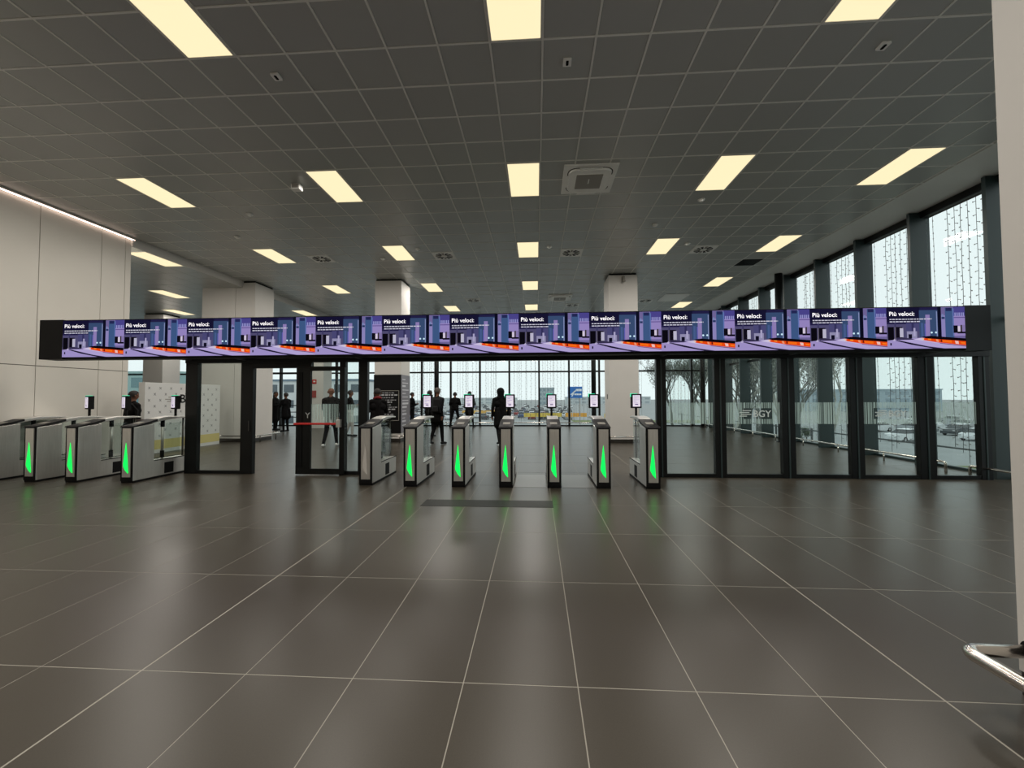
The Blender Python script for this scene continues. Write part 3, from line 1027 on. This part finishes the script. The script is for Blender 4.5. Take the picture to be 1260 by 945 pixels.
# pale floor plates by the gates, and a dark reflection painted as a thin slab
o = MB().box(-1.62, .22, 5.62, 5.98, .0, .0025).build('floor_plate', mat('painted_reflection', (28, 27, 25), rough=.55, spec=.25))
tag(o, 'dark reflection painted on the floor in front of the middle gates', 'plate')
for a, b_, n in ((-.38, .15, 'third and fourth'), (.42, .95, 'fourth and fifth')):
    o = MB().box(a, b_, 6.85, 7.95, .0, .003).build('floor_plate', mat('pale_plate', (112, 110, 106), rough=.35))
    tag(o, f'pale floor plate between the {n} lit gates', 'plate')

# ------------------------------------------------------------------ notice on the column, hoarding
nt_ = thing('notice_board', 'black notice with grey lines wrapped on the square column', 'notice', (-5.015, 13.49, 0))
MB().box(-.47, .47, -.012, 0, .30, 2.27).build('board', M_blackm, nt_)
MB().box(.457, .469, .0, .96, .30, 2.27).build('side_board', mat('grey_notice', (120, 118, 124), rough=.5), nt_)
fr = MB()
for a, b_, c, d in ((-.40, .40, .72, .735), (-.40, .40, 1.72, 1.735), (-.40, -.385, .72, 1.735), (.385, .40, .72, 1.735)):
    fr.box(a, b_, -.0145, -.012, c, d)
fr.build('outline', M_greyp, nt_)
rd = random.Random(9)
q = MB()
for k in range(11):
    z = 1.64 - k * .08
    x = -.28
    end = rd.uniform(.05, .32)
    while x < end:
        w = rd.uniform(.04, .14)
        q.box(x, x + w, -.0145, -.012, z, z + (.045 if k % 3 == 1 else .025))
        x += w + .03
q.build('print_lines', mat('grey_print', (170, 170, 174)), nt_)
q = MB()
for k in range(14):
    z = 2.1 - k * .12
    q.box(.469, .4705, .12, .12 + rd.uniform(.3, .7), z, z + rd.choice((.03, .06)))
q.build('side_print', mat('light_print', (205, 205, 210)), nt_)

hd = thing('hoarding', 'white boxy hoarding with small crosses and a yellow base', 'hoarding', (-10.62, 11.6, 0))
M_hoard = mat('hoarding_white', (214, 214, 212), rough=.5)
MB().box(.02, .2, -1.32, 1.28, .0, 1.93).build('box', M_hoard, hd, bevel=.004)
MB().box(.2, .204, -1.31, 1.27, .10, .36).build('base_band', mat('pale_yellow', (206, 192, 128), rough=.6), hd)
q = MB()
for j in range(9):
    for i in range(8):
        y = -1.2 + i * .33 + (.165 if j % 2 else 0)
        z = .46 + j * .165
        if y > 1.2: continue
        for s in (-1, 1):
            p = [(y - .035, z - .03 * s), (y - .022, z - .035 * s), (y + .035, z + .03 * s), (y + .022, z + .035 * s)]
            q.add([(.2005, a, b_) for a, b_ in p] + [(.2025, a, b_) for a, b_ in p], [(0, 1, 2, 3), (7, 6, 5, 4), (0, 1, 5, 4), (1, 2, 6, 5), (2, 3, 7, 6), (3, 0, 4, 7)])
q.build('cross_pattern', mat('cross_grey', (128, 130, 132)), hd)
me = text_mesh('BGY', .35, .006)
me.materials.append(M_blackm)
o = inst('lettering', me, hd, (.206, -.26, 1.37))
o.scale = (1.05, 1, 1)
o.rotation_euler = (PI / 2, 0, PI / 2)
q = MB()
for k, (a, b_) in enumerate(((-.66, -.48), (-.72, -.5), (-.62, -.46))):
    q.box(.2005, .2025, a, b_, 1.40 + k * .06, 1.425 + k * .06)
q.build('emblem', M_greyp, hd)

# fire point pier deep in the left
pr = thing('column', 'distant pale pier with red fire signs seen through the glass door', 'column', (-10.95, 19.9, 0))
MB().box(-.48, .48, -.4, .4, 0, BAYZ).build('shaft', M_plaster, pr)
MB().box(-.12, .12, -.42, -.4, 1.5, 1.85).build('hose_cabinet', mat('dull_red', (150, 60, 56), rough=.5), pr)
MB().box(-.08, .13, -.415, -.4, 2.18, 2.4).build('fire_sign', M_red, pr)
MB().box(-.03, .08, -.418, -.415, 2.26, 2.33).build('sign_mark', M_whitep, pr)

# ------------------------------------------------------------------ people
def capsule(q, p0, p1, r0, r1, n=12):
    p0, p1 = Vector(p0), Vector(p1)
    d = p1 - p0
    L = d.length
    if L < 1e-6:
        d = Vector((0, 0, 1)); L = 1e-6
    d = d.normalized()
    a = Vector((0, 0, 1)) if abs(d.z) < .9 else Vector((1, 0, 0))
    u = d.cross(a).normalized(); w = d.cross(u)
    rings = []
    for k in range(1, 4):
        t = -PI / 2 + PI / 2 * k / 3
        rings.append((p0 + d * (math.sin(t) * r0), r0 * math.cos(t)))
    for k in range(0, 3):
        t = PI / 2 * k / 3
        rings.append((p1 + d * (math.sin(t) * r1), r1 * math.cos(t)))
    vs_ = [p0 - d * r0]
    for c, r in rings:
        vs_ += [c + (u * math.cos(2 * PI * k / n) + w * math.sin(2 * PI * k / n)) * r for k in range(n)]
    vs_.append(p1 + d * r1)
    fs = []
    for k in range(n):
        fs.append((0, 1 + (k + 1) % n, 1 + k))
        for i in range(len(rings) - 1):
            b_ = 1 + i * n
            fs.append((b_ + k, b_ + (k + 1) % n, b_ + n + (k + 1) % n, b_ + n + k))
        e = 1 + (len(rings) - 1) * n
        fs.append((e + k, e + (k + 1) % n, len(vs_) - 1))
    q.add(vs_, fs)

def person(label, x, y, face, h=1.75, top=(6, 6, 7), legs=(8, 8, 10), shoes=(6, 6, 6), skin=(120, 84, 68), hair=(28, 22, 20),
           stride=0.0, spread=.1, arms='hang', coat=0.0, hood=False, long_hair=False, bald=False):
    P = []      # (p0,p1,r0,r1,material) ; local: facing +y
    T, Lg, Sh, Sk = 0, 1, 2, 3
    def c(p0, p1, r0, r1, m): P.append((p0, p1, r0, r1, m))
    c((-.085, 0, .94), (.085, 0, .94), .118, .118, T if coat else Lg)
    c((-.075, 0, 1.08), (.075, 0, 1.08), .115, .115, T)
    c((-.10, 0, 1.26), (.10, 0, 1.26), .122, .122, T)
    c((0, 0, .98), (0, -.01, 1.36), .13, .12, T)
    c((-.155, -.005, 1.40), (.155, -.005, 1.40), .07, .07, T)
    c((-.06, 0, 1.44), (.06, 0, 1.44), .06, .06, T)
    c((0, 0, 1.42), (0, .012, 1.54), .056, .052, Sk)
    c((0, .012, 1.615), (0, .018, 1.655), .076, .094, Sk)
    c((0, .045, 1.575), (0, .05, 1.60), .05, .058, Sk)
    c((0, .105, 1.628), (0, .118, 1.605), .011, .014, Sk)
    for s in (-1, 1):
        c((s * .092, .0, 1.60), (s * .094, -.004, 1.635), .014, .018, Sk)
    for s in (-1, 1):
        st = stride * s
        hip = (s * .09, 0, .90)
        kn = (s * (.09 + spread * .45), st * .55 + (.03 if st >= 0 else .05), .50)
        an = (s * (.09 + spread), st * 1.0 - (.06 if st < 0 else 0), .085 + (.05 if st < -.1 else 0))
        c(hip, kn, .092, .066, Lg)
        c(kn, an, .064, .046, Lg)
        zz = an[2] - .085
        c((an[0], an[1] - .035, .05 + zz), (an[0] + s * .02, an[1] + .15, .036 + zz * .3), .046, .034, Sh)
        sh = (s * .205, -.005, 1.385)
        if arms == 'front':
            el = (s * .26, .06, 1.12); wr = (s * .09, .24, 1.16)
        elif arms == 'cross':
            el = (s * .27, .02, 1.13); wr = (-s * .08, .18, 1.15)
        elif arms == 'swing':
            el = (s * .25, -.10 * s * (1 if stride else 0) - .02, 1.12); wr = (s * .24, -.16 * s + .08, .90)
        else:
            el = (s * .255, -.02, 1.12); wr = (s * .25, .04, .875)
        c(sh, el, .062, .05, T)
        c(el, wr, .049, .036, T)
        dv = (Vector(wr) - Vector(el)).normalized()
        wv = Vector(wr)
        pl = wv + dv * .075
        c(wv + dv * .015, pl, .028, .032, Sk)
        side = Vector((0, 1, 0)) if abs(dv.z) > .6 else Vector((0, 0, 1))
        side = (side - dv * side.dot(dv)).normalized()
        inw = Vector((-s, 0, 0)); inw = (inw - dv * inw.dot(dv))
        inw = inw.normalized() if inw.length > .1 else dv.cross(side)
        for k, L in enumerate((.062, .075, .070, .054)):
            b0 = pl + side * (.027 - .018 * k) + dv * .012
            b1 = b0 + dv * L * .55 + inw * .006
            c(b0, b1, .0095, .009, Sk)
            c(b1, b1 + dv * L * .4 + inw * .02, .009, .008, Sk)
        tb = wv + dv * .035 + side * .028
        c(tb, tb + dv * .035 + side * .025 + inw * .01, .011, .0095, Sk)
        c(tb + dv * .035 + side * .025 + inw * .01, tb + dv * .062 + side * .028 + inw * .02, .0095, .0085, Sk)
    if coat:
        c((-.07, 0, 1.0), (-.07, -.02, coat), .13, .155, T)
        c((.07, 0, 1.0), (.07, -.02, coat), .13, .155, T)
    if hood:
        c((0, -.02, 1.50), (0, -.005, 1.64), .10, .125, T)
        c((-.05, -.02, 1.44), (.05, -.02, 1.44), .09, .09, T)
    q = MB()
    for p0, p1, r0, r1, m in P:
        capsule(q, p0, p1, r0, r1)
    me = bpy.data.meshes.new('body')
    me.from_pydata(q.v, [], q.f)
    tmp = bpy.data.objects.new('tmp', me)
    COL.objects.link(tmp)
    rm = tmp.modifiers.new('r', 'REMESH')
    rm.mode = 'VOXEL'
    rm.voxel_size = .0105
    sm = tmp.modifiers.new('s', 'SMOOTH')
    sm.iterations = 2
    sm.factor = .4
    dg = bpy.context.evaluated_depsgraph_get()
    bm_ = bpy.data.meshes.new_from_object(tmp.evaluated_get(dg))
    bpy.data.objects.remove(tmp)
    bm_.name = 'body'
    n = len(bm_.polygons)
    ctr = np.zeros(n * 3)
    bm_.polygons.foreach_get('center', ctr)
    ctr = ctr.reshape(-1, 3)
    best = np.full(n, 1e9)
    mi = np.zeros(n, dtype=np.int32)
    for p0, p1, r0, r1, m in P:
        a, b_ = np.array(p0), np.array(p1)
        ab = b_ - a
        t = np.clip(((ctr - a) @ ab) / max(ab @ ab, 1e-9), 0, 1)
        dd = np.linalg.norm(ctr - (a + t[:, None] * ab), axis=1) - (r0 + (r1 - r0) * t)
        k = dd < best
        best[k] = dd[k]
        mi[k] = m
    bm_.materials.clear()
    key = label[:18]
    for nm, cc, rg in (('cloth', top, .8), ('trousers', legs, .85), ('shoes', shoes, .5), ('skin', skin, .55)):
        bm_.materials.append(mat(f'{nm}_{cc}', cc, rough=rg, spec=.15))
    bm_.polygons.foreach_set('material_index', mi)
    bm_.polygons.foreach_set('use_smooth', [True] * n)
    t = thing('person', label, 'person', (x, y, 0), face)
    t.scale = (h / 1.75,) * 3
    obj('body', bm_, None, t)
    e = MB()
    for s in (-1, 1): e.ball((s * .033, .098, 1.648), (.011, .008, .008), 0, 8, 6)
    e.build('eyes', M_blackm, t, smooth=True)
    MB().ball((0, .098, 1.568), (.024, .012, .006), 0, 8, 5).build('mouth', mat('lips', (140, 84, 78)), t, smooth=True)
    if not hood and not bald:
        hq = MB()
        n1, n2 = 18, 9
        vs_ = []
        for i in range(n2 + 1):
            ph = PI / 2 - i / n2 * PI * .62
            for k in range(n1):
                a = 2 * PI * k / n1
                drop = 1.0 if math.sin(a) < .3 else .62
                pp = PI / 2 - (PI / 2 - ph) * drop
                vs_.append((.101 * math.cos(pp) * math.cos(a), .012 + .112 * math.cos(pp) * math.sin(a), 1.652 + .112 * math.sin(pp)))
        fs = []
        for i in range(n2):
            for k in range(n1):
                fs.append((i * n1 + k, i * n1 + (k + 1) % n1, (i + 1) * n1 + (k + 1) % n1, (i + 1) * n1 + k))
        hq.add(vs_, fs)
        if long_hair:
            hq.ball((0, -.045, 1.52), (.095, .06, .17))
        hq.build('hair', mat(f'hair_{hair}', hair, rough=.7), t, smooth=True)
    return t

AW = 0.0     # facing the rear glazing (+y)
person('person in a long black hooded coat behind the third lit gate', -1.14, 12.9, .35, 1.79, coat=.62, hood=True, arms='hang', spread=.0, stride=.12)
person('person in a black jacket walking with a dark backpack behind the first lit gate', -3.16, 12.85, -.4, 1.80, coat=.78, arms='swing', stride=.13, spread=.02, hair=(70, 62, 58))
person('person in dark clothes beside the backpack wearer, partly behind a gate screen', -4.08, 15.4, -.2, 1.76, legs=(10, 10, 14), arms='front', spread=.05)
person('person in a black suit standing with legs apart at the rear glazing', -4.05, 20.1, .0, 1.74, arms='cross', spread=.16, hair=(20, 18, 18))
person('person in black standing next to the one with legs apart, behind a gate screen', -3.32, 20.1, -.25, 1.78, coat=.72, arms='front', spread=.1)
person('slim person in black beside the black notice at the rear glazing', -6.16, 19.9, -.9, 1.74, arms='front', spread=.02)
person('person in a dark jacket with red details in front of the black notice', -4.33, 10.9, .6, 1.74, arms='front', coat=.8, hair=(24, 16, 16), top=(10, 7, 8))
person('person in a dark top and pale grey trousers behind the glass door', -7.2, 15.4, -.9, 1.78, legs=(168, 168, 166), arms='front', spread=.03, stride=.06)
person('bald person in black walking away behind the glass door, white trainers', -6.36, 12.3, .1, 1.80, legs=(14, 15, 20), shoes=(206, 206, 204), stride=.09, arms='swing', bald=True, spread=.06)
person('person in dark clothes facing another, in the left doorway', -11.1, 17.5, 1.3, 1.72, arms='front', spread=.02, coat=.7)
person('person in a dark dress half hidden by the wide column, in the left doorway', -12.05, 18.2, -1.4, 1.78, coat=.5, arms='front', long_hair=True, spread=.0)
person('person in black behind the second gate from the white wall', -9.62, 9.2, -.3, 1.68, coat=.7, arms='hang', spread=.04)
sc = thing('scarf', 'red scarf of the person in front of the black notice', 'scarf', (-4.33, 10.9, 0), .6)
MB().tube([(.085 * math.cos(a), .01 + .085 * math.sin(a), 1.475 - .03 * math.sin(a)) for a in [k * PI / 8 for k in range(17)]], .034, 8).build('wrap', mat('red_wool', (120, 24, 34), rough=.9), sc, smooth=True)
MB().prism_y([(.02, 1.22), (.09, 1.22), (.075, 1.47), (.01, 1.47)], .128, .15).build('hanging_end', MATS['red_wool'], sc)
bp = thing('backpack', 'dark backpack on the walker behind the first lit gate', 'backpack', (-3.105, 12.68, 1.02), -.4)
MB().prism_x([(-.1, .0), (.04, -.02), (.06, .44), (-.02, .5), (-.1, .40), (-.14, .18)], -.15, .15).build('bag', M_blackm, bp, bevel=.03)
MB().prism_x([(-.17, .03), (-.1, .02), (-.1, .22), (-.16, .2)], -.11, .11).build('front_pocket', M_lid, bp, bevel=.02)
for s in (-1, 1):
    MB().tube([(s * .09, .05, .44), (s * .1, .14, .47), (s * .11, .16, .40)], .018, 6).build('strap', M_lid, bp)
o = thing('shoulder_bag', 'brown bag carried by the person behind the second gate', 'bag', (-9.28, 9.1, .72), .2)
MB().prism_y([(-.17, 0), (.17, 0), (.15, .2), (.08, .29), (-.08, .29), (-.15, .2)], -.07, .07).build('bag', mat('brown_leather', (52, 40, 36), rough=.6), o, bevel=.02)
MB().tube([(-.1, 0, .27), (-.09, 0, .5), (-.22, 0, .66), (-.3, 0, .62)], .012, 6).build('strap', M_lid, o)

# ------------------------------------------------------------------ outside: lower car park, trees, buildings
GZ = -4.0
gd = MB().box(-400, 500, GLY + .6, 700, GZ - .3, GZ).build('ground', mat('asphalt', (150, 153, 153), rough=.9, noise=.08, nscale=.3))
struct(gd, 'grey car park ground far below the glazing')
gd2 = MB().box(GLX + .8, 500, -60, GLY + .6, GZ - .3, GZ).build('ground', MATS['asphalt'])
struct(gd2, 'grey ground beside the right hand glazing')
def strip(x0, x1, y0, y1, m, label, cat='ground marking', z=.02):
    o = MB().box(x0, x1, y0, y1, GZ, GZ + z).build('ground_strip', m)
    return tag(o, label, cat)
M_grass = mat('grass', (112, 122, 78), rough=.95, noise=.2, nscale=.8)
strip(20, 62, 24, 34, M_grass, 'green verge seen low through the right glass doors', 'grass')
strip(8, 40, 86, 96, M_grass, 'green verge seen low beside the white column', 'grass')

car_prof = [(-2.1, .32), (-2.15, .62), (-2.05, .88), (-1.25, .98), (-.55, 1.42), (.75, 1.46), (1.55, 1.05), (2.08, .95), (2.16, .6), (2.1, .30)]
def car_mesh(body_m):
    q = MB()
    lower = [(-2.1, .28), (-2.16, .62), (-2.06, .90), (-1.2, .99), (1.5, 1.04), (2.1, .95), (2.17, .6), (2.1, .28)]
    q.prism_y(lower, -.86, .86, 0)
    # cabin, tapering towards the roof
    b4 = [(-1.25, .98), (1.62, 1.02)]
    t4 = [(-.5, 1.44), (.85, 1.47)]
    w0, w1 = .80, .60
    vs_ = [(b4[0][0], -w0, b4[0][1]), (b4[1][0], -w0, b4[1][1]), (b4[1][0], w0, b4[1][1]), (b4[0][0], w0, b4[0][1]),
           (t4[0][0], -w1, t4[0][1]), (t4[1][0], -w1, t4[1][1]), (t4[1][0], w1, t4[1][1]), (t4[0][0], w1, t4[0][1])]
    q.add(vs_, [(0, 1, 5, 4), (1, 2, 6, 5), (2, 3, 7, 6), (3, 0, 4, 7)], 1)
    q.add([(t4[0][0] - .02, -w1 - .01, 1.44), (t4[1][0] + .02, -w1 - .01, 1.47), (t4[1][0] + .02, w1 + .01, 1.47), (t4[0][0] - .02, w1 + .01, 1.44),
           (t4[0][0] + .06, -w1 + .06, 1.50), (t4[1][0] - .06, -w1 + .06, 1.52), (t4[1][0] - .06, w1 - .06, 1.52), (t4[0][0] + .06, w1 - .06, 1.50)],
          [(3, 2, 1, 0), (4, 5, 6, 7), (0, 1, 5, 4), (1, 2, 6, 5), (2, 3, 7, 6), (3, 0, 4, 7)], 0)
    for x in (-1.32, 1.35):
        for s in (-1, 1):
            q.tube([(x, s * .70, .32), (x, s * .88, .32)], .32, 12, 2)
            q.tube([(x, s * .88, .32), (x, s * .885, .32)], .18, 10, 3)
    for s in (-1, 1):
        q.box(-2.17, -2.13, s * .68 - .14, s * .68 + .14, .66, .80, 3)
        q.box(2.14, 2.18, s * .68 - .14, s * .68 + .14, .68, .82, 4)
    me = q.mesh('car')
    for m in (body_m, mat('car_glass', (40, 46, 50), rough=.1), mat('tyre', (24, 24, 25), rough=.8), mat('car_trim', (190, 192, 194), rough=.3), mat('tail_lamp', (140, 26, 24), rough=.3)):
        me.materials.append(m)
    return me
CC = [('white', (226, 228, 230)), ('silver', (168, 172, 176)), ('dark grey', (66, 70, 74)), ('black', (30, 31, 33)), ('blue', (64, 84, 120)), ('red', (140, 44, 40))]
CM = [car_mesh(mat(f'car_paint_{n}', c, rough=.25, coat=.5)) for n, c in CC]
rd = random.Random(21)
ncar = 0
for rown, (yy, step) in enumerate(((100, 2.9), (108, 2.9), (121, 2.9), (129, 3.2), (146, 3.2), (156, 3.4), (176, 4.2), (200, 5.2), (235, 6.0))):
    x = -.36 * yy
    while x < .06 * yy:
        x += step
        if rd.random() < .16: continue
        k = rd.choice((0, 0, 0, 1, 1, 2, 2, 3, 4, 5))
        o = inst('parked_car', CM[k], None, (x, yy + rd.uniform(-.3, .3), GZ), PI / 2 * (1 if rd.random() < .6 else -1) + rd.uniform(-.03, .03))
        tag(o, f'tiny {CC[k][0]} parked car in the {ORD[rown]} car park row beyond the rear glazing', 'car', f'{CC[k][0]} cars in the {ORD[rown]} car park row')
        ncar += 1
# nearer cars beside the right glazing
for k, (x, y, rz, ci, lab) in enumerate([(44.2, 52, .3, 0, 'white car parked beyond the fourth glass bay at right'), (53.5, 53, .35, 0, 'white car parked beyond the last glass bay at right'),
                                         (58, 60, .3, 2, 'dark grey car parked behind the white one at right'), (52, 66, .3, 0, 'white car parked farther back at right'), (62, 47, .3, 1, 'silver car parked farther right outside'),
                                         (47, 42, .4, 2, 'dark car parked low outside the last glass bay')]):
    t = thing('parked_car', lab, 'car', (x, y, GZ), rz, 'nearer parked cars at right')
    inst('body', CM[ci], t)

for rn, (x0, y0) in enumerate(((60, 64), (70, 74), (80, 86))):
    for k in range(5):
        ci = rd.choice((0, 1, 1, 2, 0))
        o = inst('parked_car', CM[ci], None, (x0 + k * 4.6 - 4, y0 - k * 2.0, GZ), .35 + rd.uniform(-.03, .03) + PI / 2)
        tag(o, f'{CC[ci][0]} parked car in the {ORD[rn]} far row outside the right glazing', 'car', f'{CC[ci][0]} cars in the {ORD[rn]} row at right')
# road sign on a post
sg = thing('road_sign', 'blue road sign with white marks beyond the rear glazing', 'sign', (5.6, 60, GZ))
MB().box(-1.05, 1.05, 0, .06, 6.1 - .8, 6.1 + .85).build('board', mat('sign_blue', (20, 108, 190), rough=.5), sg)
q = MB()
q.box(.1, .95, -.01, 0, 6.3, 6.62).box(-.1, .9, -.01, 0, 5.72, 5.95)
q.add([(-.7, -.01, 5.8), (-.5, -.01, 5.75), (.2, -.01, 6.35), (.05, -.01, 6.45)], [(0, 1, 2, 3)])
q.add([(-.55, -.01, 5.55), (-.4, -.01, 5.5), (-.1, -.01, 6.0), (-.25, -.01, 6.05)], [(0, 1, 2, 3)])
q.build('marks', mat('sign_white', (232, 236, 240)), sg)
for s in (-.7, .7): MB().tube([(s, .1, 0), (s, .1, 6.9)], .06, 8).build('post', M_greyp, sg)
# orange and yellow works barriers
for k, (x, y, w, rz, c, lab) in enumerate([(-14, 114.5, 14, 0, (226, 178, 92), 'pale orange barrier run left of the hooded figure'), (1.5, 96, 9, .1, (214, 186, 84), 'yellow barrier run left of the fourth gate screen'),
                                     (9.2, 96, 5, -.1, (226, 164, 70), 'orange barrier run right of the fourth gate screen'), (17.5, 92, 5, 0, (214, 180, 90), 'yellow barrier run beside the white column')]):
    t = thing('works_barrier', lab, 'barrier', (x, y, GZ), rz, 'works barriers outside')
    n = int(w / 1.5)
    for i in range(n):
        MB().box(-w / 2 + i * w / n, -w / 2 + (i + .94) * w / n, -.1, .1, .8, 1.7).build('board', mat(f'barrier_{c}', c, rough=.6), t)
        MB().box(-w / 2 + i * w / n, -w / 2 + i * w / n + .1, -.06, .06, 0, .8).build('leg', M_greyp, t)
# buildings
def building(label, x, y, w, d, h, wall, win, rows, cols, roofc=None):
    t = thing('building', label, 'building', (x, y, GZ))
    MB().box(-w / 2, w / 2, 0, d, 0, h).build('wall', mat(f'bld_{wall}', wall, rough=.9), t)
    MB().box(-w / 2 - .2, w / 2 + .2, -.2, d + .2, h, h + .35).build('roof', mat(f'roof_{roofc or wall}', roofc or wall, rough=.9), t)
    for r in range(rows):
        for c in range(cols):
            cw, rh = w / cols, h / rows
            MB().box(-w / 2 + (c + .2) * cw, -w / 2 + (c + .8) * cw, -.06, .02, (r + .28) * rh, (r + .78) * rh).build('window', mat(f'win_{win}', win, rough=.2), t)
building('distant grey office block above the car park near the centre', 6.3, 262, 10, 14, 11, (170, 184, 188), (140, 156, 164), 4, 4)
building('long low pale hall on the horizon left of the office block', -50, 300, 70, 20, 4.5, (206, 212, 212), (176, 184, 188), 2, 12)
building('white building with dark openings seen through the left doorway', -42, 72, 22, 14, 8.5, (214, 216, 216), (86, 96, 104), 3, 7, (120, 136, 150))
building('pale teal clad building at the far left behind the white column', -68, 62, 20, 14, 9.5, (150, 178, 176), (96, 130, 134), 3, 5)
building('long grey building on the horizon to the right of the sign', 52, 300, 60, 20, 5, (196, 202, 204), (168, 176, 180), 2, 12)
building('grey block on the horizon seen through the fourth glass bay', 118, 150, 44, 20, 7.4, (166, 180, 188), (140, 156, 166), 3, 9)
# car park fences beside the right glazing
fn = thing('mesh_fence', 'dark mesh fence on posts outside the right glazing', 'fence', (13.5, 0, GZ))
for z in (.2, 1.0, 1.9, 2.9, 3.8):
    MB().tube([(0, 6, z), (0, 40, z)], .03, 5).build('bar', M_wire, fn)
for k in range(12):
    MB().tube([(0, 6 + k * 3, 0), (0, 6 + k * 3, 3.9)], .05, 6).build('post', M_wire, fn)

# bare trees
def tree(label, x, y, h, seed, trunk=(120, 118, 108), lean=0.0, leaf=None, depth=7, low=.2):
    rd = random.Random(seed)
    t = thing('bare_tree', label, 'tree', (x, y, GZ), rd.uniform(0, 6), 'trees outside the right glazing')
    tr = MB(); br = MB(); lf = MB()
    def grow(p, d, L, r, lv):
        e = p + d * L
        mid = p + d * L * .5 + Vector((rd.uniform(-1, 1), rd.uniform(-1, 1), 0)) * L * .04
        (tr if lv <= 1 else br).tube([p, mid, e], r, 7 if lv <= 1 else (4 if lv < 4 else 3), 0, caps=False, r1=r * .66)
        if lv >= 4 and leaf and rd.random() < .4:
            for _ in range(4):
                c = e + Vector((rd.uniform(-.3, .3), rd.uniform(-.3, .3), rd.uniform(-.3, .3)))
                u = Vector((rd.uniform(-1, 1), rd.uniform(-1, 1), rd.uniform(-1, 1))).normalized() * .07
                w = u.cross(Vector((rd.uniform(-1, 1), rd.uniform(-1, 1), 1))).normalized() * .04
                lf.add([c - u, c + w, c + u, c - w], [(0, 1, 2, 3)])
        if lv >= depth: return
        for k in range(2 if lv == 0 else rd.choice((2, 3, 3))):
            ax = Vector((rd.uniform(-1, 1), rd.uniform(-1, 1), rd.uniform(-.1, .6)))
            nd = (d + ax * (.55 if lv else .35)).normalized()
            nd.z = abs(nd.z) * .8 + .15
            grow(e, nd.normalized(), L * rd.uniform(.62, .84), max(r * .62, .009), lv + 1)
    grow(Vector((0, 0, 0)), Vector((lean, 0, 1)).normalized(), h * low, h * .014, 0)
    m = mat(f'bark_{trunk}', trunk, rough=.9, noise=.25, nscale=14)
    tr.build('trunk', m, t, smooth=True)
    o = br.build('branches', m, t)
    o['kind'] = 'stuff'
    if leaf:
        o = lf.build('leaves', mat(f'leaf_{leaf}', leaf, rough=.8), t)
        o['kind'] = 'stuff'
G1, G2 = (126, 130, 120), (112, 118, 108)
for k, (x, y, h, c, lf) in enumerate([
        (11.6, 36, 12.2, (84, 86, 80), G1), (14.2, 35, 12.9, (90, 92, 86), G2), (13.2, 28.5, 12.9, (176, 176, 166), None), (11.6, 25.5, 11.7, (92, 96, 90), G1),
        (14.6, 24.5, 12.2, (180, 180, 170), G2), (16.6, 29, 13.1, (98, 100, 94), G2), (16.6, 24.6, 11.7, (170, 170, 162), G1), (19.4, 32, 12.9, (104, 106, 100), G1), (15.6, 42, 14.3, (110, 112, 106), G1), (19.6, 39, 14.3, (90, 94, 88), G2), (23, 44, 14.3, (96, 98, 92), G1), (27, 52, 14.3, (96, 98, 92), G2)]):
    tree(f'bare winter tree outside the right glazing, {ORD[k]} counted from the rear corner', x, y, h, 100 + k, c, rd.uniform(-.1, .1), lf)
for k, (x, y, h) in enumerate([(14.5, 31.5, 4.6), (17.5, 33, 5.0), (20.5, 36, 5.0), (24.5, 40, 5.2), (13, 40, 5.0), (29, 46, 5.2)]):
    tree(f'dark low shrub below the trees at right, {ORD[k]} of the row', x, y, h, 200 + k, (80, 84, 74), 0, (88, 98, 78), 6, .1)
tree('yellow green bush seen right of the white column', 13.6, 50, 5.2, 300, (110, 104, 84), 0, (150, 150, 84), 6, .1)
